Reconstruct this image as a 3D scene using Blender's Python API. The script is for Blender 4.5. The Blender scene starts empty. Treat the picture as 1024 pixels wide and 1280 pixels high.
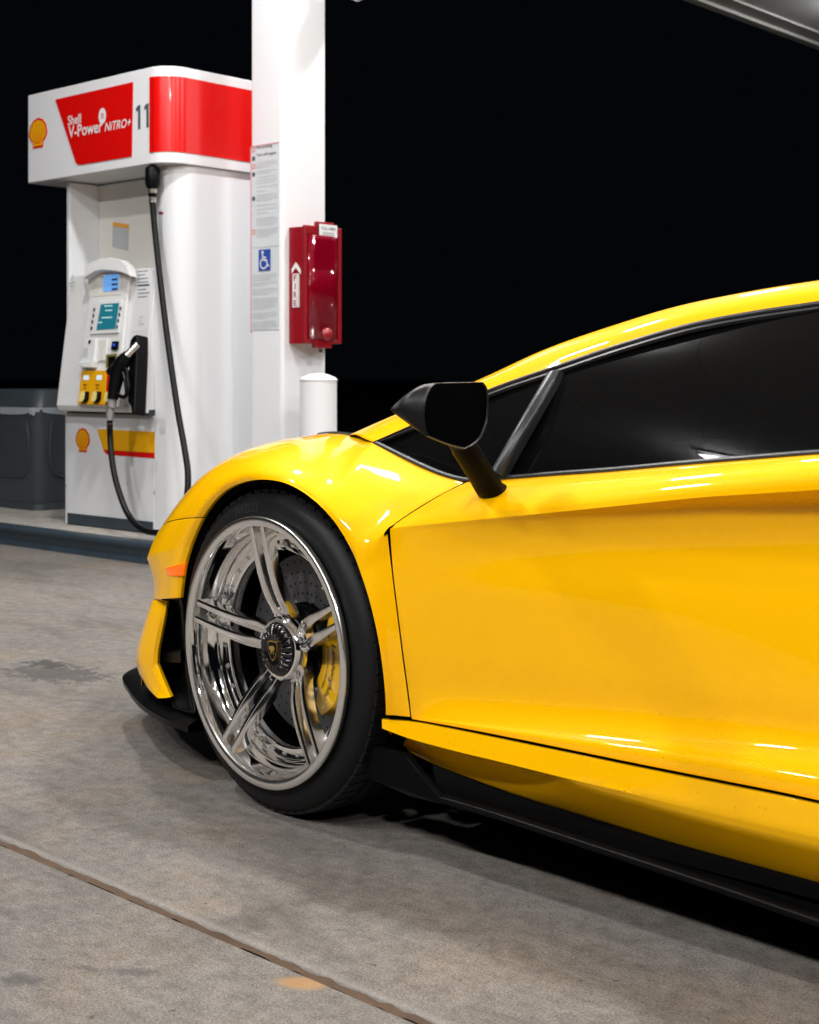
import bpy, bmesh, math, random
import numpy as np
from mathutils import Vector, Matrix

random.seed(7)
SC = bpy.context.scene
COL = SC.collection
R = math.radians

# ------------------------------------------------------------------ camera
TH = R(47.95)                       # heading of the view, measured from the car's forward axis (-X)
CT, ST = math.cos(TH), math.sin(TH)
EYE = np.array([2.146, -2.925, 0.882])
FOC, HOR = 1800.0, 472.0            # focal length and horizon row for a 1024 x 1280 frame
cam_d = bpy.data.cameras.new('camera')
cam = bpy.data.objects.new('camera', cam_d); COL.objects.link(cam)
cam.location = EYE
cam.rotation_euler = (R(90), 0, math.atan2(CT, ST))
cam_d.sensor_fit = 'VERTICAL'; cam_d.sensor_height = 36.0; cam_d.sensor_width = 36.0
cam_d.lens = 36.0 * FOC / 1280.0
cam_d.shift_y = -(640.0 - HOR) / 1280.0
cam_d.clip_start = 0.05; cam_d.clip_end = 900
cam_d.dof.use_dof = True; cam_d.dof.focus_distance = 2.75; cam_d.dof.aperture_fstop = 10.0
SC.camera = cam

# ------------------------------------------------------------------ night sky, exposure
world = bpy.data.worlds.new('World'); SC.world = world; world.use_nodes = True
wn = world.node_tree.nodes; wl = world.node_tree.links
bg = wn['Background']; bg.inputs['Color'].default_value = (0.30, 0.52, 0.75, 1); bg.inputs['Strength'].default_value = 0.0030
SC.view_settings.view_transform = 'Standard'; SC.view_settings.look = 'None'
SC.view_settings.exposure = 0.0; SC.view_settings.gamma = 1.0
SC.cycles.use_denoising = True
SC.cycles.max_bounces = 9; SC.cycles.glossy_bounces = 6; SC.cycles.diffuse_bounces = 4
SC.cycles.transparent_max_bounces = 12
SC.cycles.caustics_reflective = False; SC.cycles.caustics_refractive = False
SC.cycles.sample_clamp_indirect = 6.0
LAMP = 490.0                        # brightness of the canopy lamp lenses

# ------------------------------------------------------------------ measuring helpers (photo sight lines met with real planes)
def ray(u, v):
    a = (u - 512.0) / FOC
    return np.array([-CT + a * ST, ST + a * CT, (HOR - v) / FOC])
def WY(u, v, y):
    d = ray(u, v); return EYE + d * ((y - EYE[1]) / d[1])
def WX(u, v, x):
    d = ray(u, v); return EYE + d * ((x - EYE[0]) / d[0])
def WZ(u, v, z):
    d = ray(u, v); return EYE + d * ((z - EYE[2]) / d[2])
def WP(u, v, p0, n):
    d = ray(u, v); n = np.array(n); return EYE + d * (((np.array(p0) - EYE) @ n) / (d @ n))

# ------------------------------------------------------------------ materials
MATS = {}
def new_mat(name):
    m = bpy.data.materials.new(name); m.use_nodes = True; MATS[name] = m
    return m, m.node_tree.nodes, m.node_tree.links, m.node_tree.nodes['Principled BSDF']
def mat(name, col, rough=0.5, metal=0.0, coat=0.0, var=0.06, scale=30.0, bump=0.0, bscale=200.0, spec=0.5, alpha=1.0,
        emit=None, estr=0.0, rvar=0.05, coat_r=0.03):
    m, N, L, P = new_mat(name)
    tc = N.new('ShaderNodeTexCoord')
    nz = N.new('ShaderNodeTexNoise'); nz.inputs['Scale'].default_value = scale; nz.inputs['Detail'].default_value = 5
    L.new(tc.outputs['Object'], nz.inputs['Vector'])
    mx = N.new('ShaderNodeMix'); mx.data_type = 'RGBA'
    c = np.array(col[:3])
    mx.inputs[6].default_value = (*(c * (1 - var)), 1); mx.inputs[7].default_value = (*np.minimum(c * (1 + var), 1), 1)
    L.new(nz.outputs['Fac'], mx.inputs[0]); L.new(mx.outputs[2], P.inputs['Base Color'])
    mr = N.new('ShaderNodeMapRange'); mr.inputs['To Min'].default_value = max(rough - rvar, 0.01); mr.inputs['To Max'].default_value = min(rough + rvar, 1)
    L.new(nz.outputs['Fac'], mr.inputs['Value']); L.new(mr.outputs['Result'], P.inputs['Roughness'])
    P.inputs['Metallic'].default_value = metal
    P.inputs['Specular IOR Level'].default_value = spec
    P.inputs['Coat Weight'].default_value = coat; P.inputs['Coat Roughness'].default_value = coat_r
    P.inputs['Alpha'].default_value = alpha
    if name == 'yellow_paint': P.inputs['Coat IOR'].default_value = 1.38
    if bump:
        nb = N.new('ShaderNodeTexNoise'); nb.inputs['Scale'].default_value = bscale; nb.inputs['Detail'].default_value = 3
        L.new(tc.outputs['Object'], nb.inputs['Vector'])
        bp = N.new('ShaderNodeBump'); bp.inputs['Strength'].default_value = bump; bp.inputs['Distance'].default_value = 0.002
        L.new(nb.outputs['Fac'], bp.inputs['Height']); L.new(bp.outputs['Normal'], P.inputs['Normal'])
    if emit:
        P.inputs['Emission Color'].default_value = (*emit, 1); P.inputs['Emission Strength'].default_value = estr
    return m

PAINT = mat('yellow_paint', (0.98, 0.50, 0.0), 0.5, coat=1.0, var=0.012, scale=6, spec=0.04, coat_r=0.02)
MIRRORBLK = mat('mirror_satin', (0.0035, 0.0037, 0.0042), 0.42, var=0.1, spec=0.3)
BLACKGLOSS = mat('gloss_black', (0.005, 0.005, 0.006), 0.25, coat=0.3, var=0.1)
SATIN = mat('satin_black', (0.0024, 0.0027, 0.0032), 0.38, var=0.15, scale=60, spec=0.14)
MATTEBLK = mat('matte_black', (0.003, 0.003, 0.0035), 0.8, var=0.2, spec=0.05)
SKIRTM = mat('skirt_black', (0.0026, 0.0029, 0.0034), 0.55, var=0.2, scale=80, spec=0.06)
RUBBER = mat('tyre_rubber', (0.0052, 0.0056, 0.0064), 0.55, var=0.5, scale=18, bump=0.15, bscale=300, spec=0.25)
SEALM = mat('window_seal', (0.018, 0.020, 0.023), 0.36, var=0.1)
CHROME = mat('polished_alloy', (0.96, 0.955, 0.945), 0.06, metal=1.0, var=0.02, rvar=0.015, scale=40)
BRUSHED = mat('brushed_alloy', (0.96, 0.955, 0.945), 0.24, metal=1.0, var=0.03, rvar=0.03, scale=60)
POLISH = mat('spoke_alloy', (0.97, 0.965, 0.955), 0.15, metal=1.0, var=0.02, rvar=0.03, scale=60)
STEEL = mat('steel', (0.62, 0.62, 0.62), 0.3, metal=1.0, var=0.08)
DISC = mat('brake_disc', (0.11, 0.11, 0.115), 0.45, metal=0.6, var=0.2, scale=80)
CALIP = mat('caliper_yellow', (0.84, 0.46, 0.005), 0.3, coat=0.6, var=0.04)
CARBON = mat('dark_carbon', (0.012, 0.012, 0.012), 0.33, coat=0.5, var=0.4, scale=400)
def add_dirt(m):
    N, L = m.node_tree.nodes, m.node_tree.links; P = N['Principled BSDF']; src = P.inputs['Base Color'].links[0].from_socket
    tc = N.new('ShaderNodeTexCoord'); n1 = N.new('ShaderNodeTexNoise'); n1.inputs['Scale'].default_value = 300; n1.inputs['Detail'].default_value = 1
    n2 = N.new('ShaderNodeTexNoise'); n2.inputs['Scale'].default_value = 5; L.new(tc.outputs['Object'], n1.inputs['Vector']); L.new(tc.outputs['Object'], n2.inputs['Vector'])
    r = N.new('ShaderNodeValToRGB'); r.color_ramp.elements[0].position = 0.735; r.color_ramp.elements[1].position = 0.775; L.new(n1.outputs['Fac'], r.inputs[0])
    r2 = N.new('ShaderNodeValToRGB'); r2.color_ramp.elements[0].position = 0.48; r2.color_ramp.elements[1].position = 0.60; L.new(n2.outputs['Fac'], r2.inputs[0])
    sx = N.new('ShaderNodeSeparateXYZ'); L.new(tc.outputs['Object'], sx.inputs[0])
    hz = N.new('ShaderNodeMapRange'); hz.inputs['From Min'].default_value = 0.42; hz.inputs['From Max'].default_value = 0.24; L.new(sx.outputs['Z'], hz.inputs['Value'])
    m1 = N.new('ShaderNodeMath'); m1.operation = 'MULTIPLY'; L.new(r.outputs[0], m1.inputs[0]); L.new(r2.outputs[0], m1.inputs[1])
    m2 = N.new('ShaderNodeMath'); m2.operation = 'MULTIPLY'; L.new(m1.outputs[0], m2.inputs[0]); L.new(hz.outputs['Result'], m2.inputs[1])
    mx = N.new('ShaderNodeMix'); mx.data_type = 'RGBA'; mx.inputs[7].default_value = (0.10, 0.06, 0.02, 1); L.new(src, mx.inputs[6]); L.new(m2.outputs[0], mx.inputs[0]); L.new(mx.outputs[2], P.inputs['Base Color'])
add_dirt(PAINT)
GLASS = mat('tinted_glass', (0.0022, 0.0024, 0.0027), 0.012, var=0.05, alpha=0.985, rvar=0.003, spec=0.10)
MIRRORG = mat('mirror_glass', (0.25, 0.28, 0.30), 0.02, metal=1.0, var=0.02, rvar=0.005)
AMBER = mat('amber_lens', (0.85, 0.10, 0.0), 0.2, coat=0.25, var=0.35, scale=60, emit=(1, 0.17, 0.0), estr=0.55)
GOLD = mat('gold_badge', (0.85, 0.55, 0.16), 0.3, metal=1.0, var=0.1)
LEATHER = mat('dark_leather', (0.008, 0.008, 0.0085), 0.6, var=0.2, bump=0.2)
WHITE = mat('pump_white', (0.70, 0.715, 0.74), 0.28, coat=0.35, var=0.006, scale=4, coat_r=0.08, rvar=0.008)
WHITE2 = mat('column_white', (0.70, 0.715, 0.74), 0.45, var=0.010, scale=5, bump=0.05, bscale=60, rvar=0.01)
CREAM = mat('pump_cream', (0.67, 0.655, 0.61), 0.45, var=0.012, scale=5)
OFFWHITE = mat('console_white', (0.70, 0.705, 0.71), 0.38, var=0.03, scale=8)
RED = mat('sign_red', (0.62, 0.004, 0.003), 0.22, coat=0.5, var=0.03)
YEL = mat('sign_yellow', (0.74, 0.36, 0.004), 0.35, var=0.04)
BRED = mat('cabinet_red', (0.22, 0.0015, 0.008), 0.35, coat=0.15, var=0.08)
REDCLEAR = mat('cabinet_red_window', (0.20, 0.001, 0.012), 0.08, var=0.05, alpha=0.66)
INK = mat('dark_ink', (0.06, 0.085, 0.10), 0.5, var=0.05)
INKGREY = mat('grey_ink', (0.50, 0.52, 0.54), 0.6, var=0.1)
PAPER = mat('label_white', (0.68, 0.69, 0.70), 0.45, var=0.03)
PAPERB = mat('notice_paper', (0.55, 0.585, 0.62), 0.4, var=0.03)
BLUE = mat('sign_blue', (0.012, 0.06, 0.32), 0.4, var=0.05)
SLATE = mat('slate_plastic', (0.038, 0.048, 0.056), 0.42, var=0.1, scale=12, bump=0.05)
SLATE2 = mat('slate_steel', (0.026, 0.041, 0.054), 0.45, var=0.35, scale=14, bump=0.1, bscale=40)
HOSE = mat('hose_rubber', (0.003, 0.003, 0.0035), 0.40, var=0.3, scale=50, spec=0.2)
LCD = mat('lcd_blue', (0.10, 0.25, 0.55), 0.3, var=0.02, emit=(0.16, 0.40, 0.85), estr=0.55)
TEAL = mat('screen_teal', (0.01, 0.10, 0.13), 0.25, var=0.05, emit=(0.008, 0.11, 0.15), estr=0.75)
LCDW = mat('price_lcd', (0.5, 0.6, 0.65), 0.3, var=0.02, emit=(0.5, 0.65, 0.75), estr=0.5)
BAGM = mat('bin_liner', (0.30, 0.33, 0.36), 0.35, var=0.2, bump=0.4, bscale=60)
SOFFIT = mat('soffit_white', (0.58, 0.585, 0.585), 0.5, var=0.08, scale=1.2)
TRIM = mat('canopy_trim', (0.42, 0.42, 0.40), 0.5, var=0.05)
LENS = mat('lamp_lens', (0.9, 0.9, 0.9), 0.4, var=0.0, emit=(1.0, 0.985, 0.97), estr=LAMP)
LENSIDE = mat('lamp_lens_side', (0.9, 0.9, 0.9), 0.4, var=0.0, emit=(1.0, 0.985, 0.97), estr=LAMP * 0.28)
WOOD = mat('joint_wood', (0.065, 0.037, 0.020), 0.85, var=0.55, scale=30, bump=0.8, bscale=90)

def concrete(name, base, dust=None, stains=True, joint=None):
    m, N, L, P = new_mat(name)
    tc = N.new('ShaderNodeTexCoord')
    def noise(s, det=6, rough=0.6, vec=None, dist=0.0):
        n = N.new('ShaderNodeTexNoise'); n.inputs['Scale'].default_value = s; n.inputs['Detail'].default_value = det
        n.inputs['Roughness'].default_value = rough; n.inputs['Distortion'].default_value = dist
        L.new(vec or tc.outputs['Object'], n.inputs['Vector']); return n
    def ramp(src, a, b, ca=(0, 0, 0, 1), cb=(1, 1, 1, 1)):
        r = N.new('ShaderNodeValToRGB'); r.color_ramp.elements[0].position = a; r.color_ramp.elements[1].position = b
        r.color_ramp.elements[0].color = ca; r.color_ramp.elements[1].color = cb
        L.new(src, r.inputs[0]); return r.outputs[0]
    def mix(a, b, f, mode='MIX'):
        x = N.new('ShaderNodeMix'); x.data_type = 'RGBA'; x.blend_type = mode
        for i, q in ((6, a), (7, b)):
            if isinstance(q, tuple): x.inputs[i].default_value = q
            else: L.new(q, x.inputs[i])
        if isinstance(f, float): x.inputs[0].default_value = f
        else: L.new(f, x.inputs[0])
        return x.outputs[2]
    b = np.array(base)
    c = ramp(noise(0.8, 6, 0.62).outputs['Fac'], 0.30, 0.72, (*(b * 0.72), 1), (*(b * 1.25), 1))
    mp = N.new('ShaderNodeMapping'); mp.inputs['Scale'].default_value = (3.0, 60.0, 1.0)      # broom-finish streaks
    L.new(tc.outputs['Object'], mp.inputs['Vector'])
    st = noise(1.6, 4, 0.6, mp.outputs['Vector'])
    c = mix(c, ramp(st.outputs['Fac'], 0.25, 0.75, (0.78, 0.77, 0.76, 1), (1.18, 1.18, 1.19, 1)), 0.55, 'MULTIPLY')
    n2 = noise(3.1, 7, 0.72, dist=0.5)
    c = mix(c, (b[0] * 1.14, b[1] * 0.94, b[2] * 0.74, 1), N_mul(N, L, ramp(n2.outputs['Fac'], 0.50, 0.70), 0.65))
    n3 = noise(26, 6, 0.78)
    c = mix(c, ramp(n3.outputs['Fac'], 0.30, 0.70, (0.52, 0.51, 0.50, 1), (1.42, 1.42, 1.42, 1)), 0.80, 'MULTIPLY')
    n4 = noise(260, 3, 0.85)
    c = mix(c, ramp(n4.outputs['Fac'], 0.34, 0.66, (0.34, 0.34, 0.34, 1), (1.70, 1.69, 1.66, 1)), 0.85, 'MULTIPLY')
    c = mix(c, (b[0] * 0.20, b[1] * 0.20, b[2] * 0.21, 1), N_mul(N, L, ramp(noise(60, 2, 0.5).outputs['Fac'], 0.70, 0.75), 0.75))
    if stains:
        s1 = ramp(noise(8.5, 5, 0.66, dist=0.5).outputs['Fac'], 0.60, 0.68)
        s2 = ramp(noise(1.1, 3, 0.5).outputs['Fac'], 0.44, 0.62)
        mm = N.new('ShaderNodeMath'); mm.operation = 'MULTIPLY'; L.new(s1, mm.inputs[0]); L.new(s2, mm.inputs[1])
        c = mix(c, (b[0] * 0.34, b[1] * 0.34, b[2] * 0.35, 1), N_mul(N, L, mm.outputs[0], 0.70))
        mp2 = N.new('ShaderNodeMapping'); mp2.inputs['Scale'].default_value = (0.7, 2.6, 1.0); mp2.inputs['Rotation'].default_value = (0, 0, 0.15)
        L.new(tc.outputs['Object'], mp2.inputs['Vector'])
        s3 = ramp(noise(1.6, 7, 0.70, mp2.outputs['Vector'], 0.8).outputs['Fac'], 0.52, 0.70)
        c = mix(c, (b[0] * 0.44, b[1] * 0.43, b[2] * 0.42, 1), N_mul(N, L, s3, 0.65))
    if joint is not None:      # trowelled margin beside the joint is smoother and paler
        vm = N.new('ShaderNodeVectorMath'); vm.operation = 'SUBTRACT'; vm.inputs[1].default_value = tuple(joint[0]); L.new(tc.outputs['Object'], vm.inputs[0])
        vd = N.new('ShaderNodeVectorMath'); vd.operation = 'DOT_PRODUCT'; vd.inputs[1].default_value = tuple(joint[1]); L.new(vm.outputs['Vector'], vd.inputs[0])
        ja = N.new('ShaderNodeMath'); ja.operation = 'MULTIPLY_ADD'; ja.inputs[1].default_value = 0.022; L.new(n3.outputs['Fac'], ja.inputs[0]); L.new(vd.outputs['Value'], ja.inputs[2])
        c = mix(c, (b[0] * 1.75, b[1] * 1.74, b[2] * 1.72, 1), N_mul(N, L, ramp(ja.outputs[0], 0.031, 0.044, (1, 1, 1, 1), (0, 0, 0, 1)), 0.55)) if False else c
        jr = N.new('ShaderNodeValToRGB'); el = jr.color_ramp.elements; el[0].position = 0.0; el[0].color = (0, 0, 0, 1); el[1].position = 0.012; el[1].color = (1, 1, 1, 1)
        e2 = el.new(0.024); e2.color = (1, 1, 1, 1); e3 = el.new(0.036); e3.color = (0, 0, 0, 1)
        L.new(ja.outputs[0], jr.inputs[0])
        c = mix(c, (b[0] * 1.9, b[1] * 1.88, b[2] * 1.84, 1), N_mul(N, L, jr.outputs[0], 0.40))
    spn = noise(28.0, 6, 0.80)
    def spot(px, py, rx, ry, colr, amt, soft=0.5, nsc=9.0, rot=0.0):
        mp3 = N.new('ShaderNodeMapping'); mp3.vector_type = 'TEXTURE'
        mp3.inputs['Location'].default_value = (px, py, 0); mp3.inputs['Scale'].default_value = (rx, ry, 1000.0); mp3.inputs['Rotation'].default_value = (0, 0, rot)
        L.new(tc.outputs['Object'], mp3.inputs['Vector'])
        ln = N.new('ShaderNodeVectorMath'); ln.operation = 'LENGTH'; L.new(mp3.outputs['Vector'], ln.inputs[0])
        nn = n4 if nsc >= 30 else spn
        ad = N.new('ShaderNodeMath'); ad.operation = 'MULTIPLY_ADD'; ad.inputs[1].default_value = 1.35 if nsc < 30 else 0.9; L.new(nn.outputs['Fac'], ad.inputs[0]); L.new(ln.outputs['Value'], ad.inputs[2])
        rr = ramp(ad.outputs[0], 0.9 - soft * 0.5 + 0.3, 1.25 + soft * 0.3 + 0.3, (1, 1, 1, 1), (0, 0, 0, 1))
        return mix(c, (*colr, 1), N_mul(N, L, rr, amt))
    for sp in (dust or []):
        c = spot(*sp)
    L.new(c, P.inputs['Base Color'])
    P.inputs['Roughness'].default_value = 0.78
    P.inputs['Specular IOR Level'].default_value = 0.3
    bp = N.new('ShaderNodeBump'); bp.inputs['Strength'].default_value = 0.35; bp.inputs['Distance'].default_value = 0.003
    ad = N.new('ShaderNodeMath'); L.new(st.outputs['Fac'], ad.inputs[0]); L.new(n4.outputs['Fac'], ad.inputs[1])
    L.new(ad.outputs[0], bp.inputs['Height']); L.new(bp.outputs['Normal'], P.inputs['Normal'])
    return m
def N_mul(N, L, src, f):
    m = N.new('ShaderNodeMath'); m.operation = 'MULTIPLY'; m.inputs[1].default_value = f; L.new(src, m.inputs[0]); return m.outputs[0]

# ------------------------------------------------------------------ mesh helpers
class MB:
    def __init__(s): s.v = []; s.f = []
    def add(s, vs, fs):
        o = len(s.v); s.v += [tuple(map(float, p)) for p in vs]; s.f += [tuple(i + o for i in f) for f in fs]; return s
    def box(s, lo, hi):
        x0, y0, z0 = lo; x1, y1, z1 = hi
        return s.add([(x0, y0, z0), (x1, y0, z0), (x1, y1, z0), (x0, y1, z0), (x0, y0, z1), (x1, y0, z1), (x1, y1, z1), (x0, y1, z1)],
                     [(3, 2, 1, 0), (4, 5, 6, 7), (0, 1, 5, 4), (1, 2, 6, 5), (2, 3, 7, 6), (3, 0, 4, 7)])
    def prism(s, poly, vec):
        n = len(poly); vec = np.array(vec)
        vs = [np.array(p) for p in poly] + [np.array(p) + vec for p in poly]
        return s.add(vs, [tuple(range(n))[::-1], tuple(range(n, 2 * n))] + [(i, (i + 1) % n, n + (i + 1) % n, n + i) for i in range(n)])
    def grid(s, G, closeu=False):
        nv, nu = G.shape[:2]
        fs = []
        for j in range(nv - 1):
            for i in range(nu if closeu else nu - 1):
                k = (i + 1) % nu
                fs.append((j * nu + i, j * nu + k, (j + 1) * nu + k, (j + 1) * nu + i))
        return s.add(G.reshape(-1, 3), fs)
    def tube(s, pts, rad, n=12, caps=True, up=(0, 0, 1), ry=None):
        pts = [np.array(p, float) for p in pts]; m = len(pts)
        rad = rad if hasattr(rad, '__len__') else [rad] * m
        ry = rad if ry is None else (ry if hasattr(ry, '__len__') else [ry] * m)
        G = np.zeros((m, n, 3)); prev = None
        for j in range(m):
            t = pts[min(j + 1, m - 1)] - pts[max(j - 1, 0)]; t /= np.linalg.norm(t)
            a = np.array(up, float) if prev is None else prev
            a = a - t * (a @ t)
            if np.linalg.norm(a) < 1e-4: a = np.array([1.0, 0.03, 0.02]); a -= t * (a @ t)
            a /= np.linalg.norm(a); b = np.cross(t, a); prev = a
            for i in range(n):
                q = 2 * math.pi * i / n
                G[j, i] = pts[j] + a * math.cos(q) * rad[j] + b * math.sin(q) * ry[j]
        o = len(s.v); s.grid(G, True)
        if caps: s.f += [tuple(o + i for i in range(n))[::-1], tuple(o + (m - 1) * n + i for i in range(n))]
        return s
    def lathe(s, prof, n, ctr, ax, ex, ey, a0=0.0, a1=2 * math.pi):
        """prof: (r, d) pairs; d along ax"""
        ctr, ax, ex, ey = map(np.array, (ctr, ax, ex, ey))
        full = abs(a1 - a0 - 2 * math.pi) < 1e-6
        G = np.zeros((len(prof), n if full else n + 1, 3))
        for i in range(G.shape[1]):
            q = a0 + (a1 - a0) * i / n; dr = ex * math.cos(q) + ey * math.sin(q)
            for j, (r, d) in enumerate(prof): G[j, i] = ctr + dr * r + ax * d
        return s.grid(G, full)
    def mirror(s):
        m = MB(); m.v = [(x, -y, z) for x, y, z in s.v]; m.f = [f[::-1] for f in s.f]; return m

def wm(o):
    return (wm(o.parent) @ o.matrix_parent_inverse @ o.matrix_basis) if o.parent else o.matrix_basis.copy()
def build(name, mb, material, parent=None, smooth=None, bevel=0.0, segs=2, solid=0.0, out=None, local=False, angle=40, recalc=False):
    """one mesh object; smooth = True shades smooth with sharp edges above `angle`"""
    me = bpy.data.meshes.new(name)
    me.from_pydata(mb.v, [], mb.f)
    if recalc:
        bm = bmesh.new(); bm.from_mesh(me); bmesh.ops.remove_doubles(bm, verts=bm.verts, dist=1e-5)
        bmesh.ops.recalc_face_normals(bm, faces=bm.faces); bm.to_mesh(me); bm.free()
    me.update()
    if out is not None:
        n = sum((p.normal * p.area for p in me.polygons), Vector())
        if n.dot(Vector(out)) < 0: me.flip_normals()
    me.materials.append(material)
    o = bpy.data.objects.new(name, me); COL.objects.link(o)
    if parent is not None:
        o.parent = parent
        if not local: o.matrix_parent_inverse = wm(parent).inverted()
    if smooth:
        me.polygons.foreach_set('use_smooth', [True] * len(me.polygons))
        try: me.set_sharp_from_angle(angle=R(angle))
        except Exception: pass
    if solid:
        md = o.modifiers.new('thickness', 'SOLIDIFY'); md.thickness = abs(solid); md.offset = -1 if solid > 0 else 1
    if bevel:
        md = o.modifiers.new('edge', 'BEVEL'); md.width = bevel; md.segments = segs; md.limit_method = 'ANGLE'; md.angle_limit = R(35)
        md.harden_normals = False
        if smooth is None: 
            me.polygons.foreach_set('use_smooth', [False] * len(me.polygons))
    return o
def thing(name, label, cat, loc=(0, 0, 0), group=None):
    o = bpy.data.objects.new(name, None); COL.objects.link(o); o.location = loc; o.empty_display_size = 0.1
    o['label'] = label; o['category'] = cat
    if group: o['group'] = group
    return o
def tag(o, label, cat, group=None):
    o['label'] = label; o['category'] = cat
    if group: o['group'] = group
    return o
def structure(o): o['kind'] = 'structure'; return o

def hermite(P, T, ts, corners=()):
    """P (m,k) values at knots T, evaluated at ts, C1 except at corner knots"""
    P = np.asarray(P, float); m = len(P)
    dl = np.zeros_like(P); dr = np.zeros_like(P)
    s = (P[1:] - P[:-1]) / (T[1:] - T[:-1])[:, None]
    for i in range(m):
        if i == 0: d = s[0]
        elif i == m - 1: d = s[-1]
        else:
            h0, h1 = T[i] - T[i - 1], T[i + 1] - T[i]
            d = (s[i - 1] * h1 + s[i] * h0) / (h0 + h1)
        dl[i] = dr[i] = d
        if i in corners and 0 < i < m - 1: dl[i] = s[i - 1]; dr[i] = s[i]
    if m > 2:
        dr[0] = 1.5 * s[0] - 0.5 * dl[1]; dl[-1] = 1.5 * s[-1] - 0.5 * dr[-2]
    out = np.zeros((len(ts), P.shape[1]))
    for n, t in enumerate(ts):
        i = int(np.clip(np.searchsorted(T, t, side='right') - 1, 0, m - 2)); h = T[i + 1] - T[i]; x = (t - T[i]) / h
        out[n] = (2*x**3 - 3*x**2 + 1) * P[i] + (x**3 - 2*x**2 + x) * h * dr[i] + (-2*x**3 + 3*x**2) * P[i+1] + (x**3 - x**2) * h * dl[i+1]
    return out
def knots(A, axis):
    d = np.linalg.norm(np.diff(A, axis=axis), axis=2).mean(axis=1 - axis)
    return np.concatenate([[0], np.cumsum(np.maximum(d, 1e-5))])
def sub(T, n):
    out = []
    for i in range(len(T) - 1): out += list(np.linspace(T[i], T[i + 1], n, endpoint=False))
    return np.array(out + [T[-1]])
def loft(A, nu=5, nv=5, uc=(), vc=()):
    """A: control net (rows, cols, 3) -> fine grid"""
    A = np.asarray(A, float); nr, nc = A.shape[:2]
    Tu, Tv = knots(A, 1), knots(A, 0)
    tu, tv = sub(Tu, nu), sub(Tv, nv)
    B = np.stack([hermite(A[j], Tu, tu, uc) for j in range(nr)])
    return np.stack([hermite(B[:, i], Tv, tv, vc) for i in range(B.shape[1])], axis=1)
def spline(P, n, corners=()):
    P = np.asarray(P, float); T = np.concatenate([[0], np.cumsum(np.maximum(np.linalg.norm(np.diff(P, axis=0), axis=1), 1e-6))])
    return hermite(P, T, np.linspace(0, T[-1], n), corners)
def shrink(G, u0=0, u1=0, v0=0, v1=0):
    """pull panel edges in, to leave shut lines"""
    G = G.copy()
    def pull(a, b, g):
        d = b - a; l = np.linalg.norm(d, axis=-1, keepdims=True); return a + d / np.maximum(l, 1e-9) * np.minimum(g, l * 0.45)
    if u0: G[:, 0] = pull(G[:, 0], G[:, 1], u0)
    if u1: G[:, -1] = pull(G[:, -1], G[:, -2], u1)
    if v0: G[0] = pull(G[0], G[1], v0)
    if v1: G[-1] = pull(G[-1], G[-2], v1)
    return G

# text as a flat mesh: returns (verts 2D, faces)
def text2d(txt, size=1.0, bold=0.0, shear=0.0, spacing=1.0):
    c = bpy.data.curves.new('t', 'FONT'); c.body = txt; c.size = size; c.offset = bold; c.shear = shear
    c.align_x = 'LEFT'; c.space_character = spacing; c.resolution_u = 3; c.fill_mode = 'FRONT'
    o = bpy.data.objects.new('t', c); COL.objects.link(o)
    bpy.context.view_layer.update()
    me = bpy.data.meshes.new_from_object(o.evaluated_get(bpy.context.evaluated_depsgraph_get()))
    v = [(p.co.x, p.co.y) for p in me.vertices]; f = [tuple(p.vertices) for p in me.polygons]
    bpy.data.objects.remove(o); bpy.data.curves.remove(c); bpy.data.meshes.remove(me)
    return v, f
def fit_text(mb, txt, p0, ex, ey, w, h, bold=0.0, shear=0.0, lift=None):
    """lay a word into the rectangle that starts at p0 with width w along ex and height h along ey"""
    v, f = text2d(txt, 1.0, bold, shear); v = np.array(v)
    lo, hi = v.min(0), v.max(0)
    p0, ex, ey = map(np.array, (p0, ex, ey))
    V = [p0 + ex * ((x - lo[0]) / (hi[0] - lo[0]) * w) + ey * ((y - lo[1]) / (hi[1] - lo[1]) * h) for x, y in v]
    return mb.add(V, f)

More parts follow.
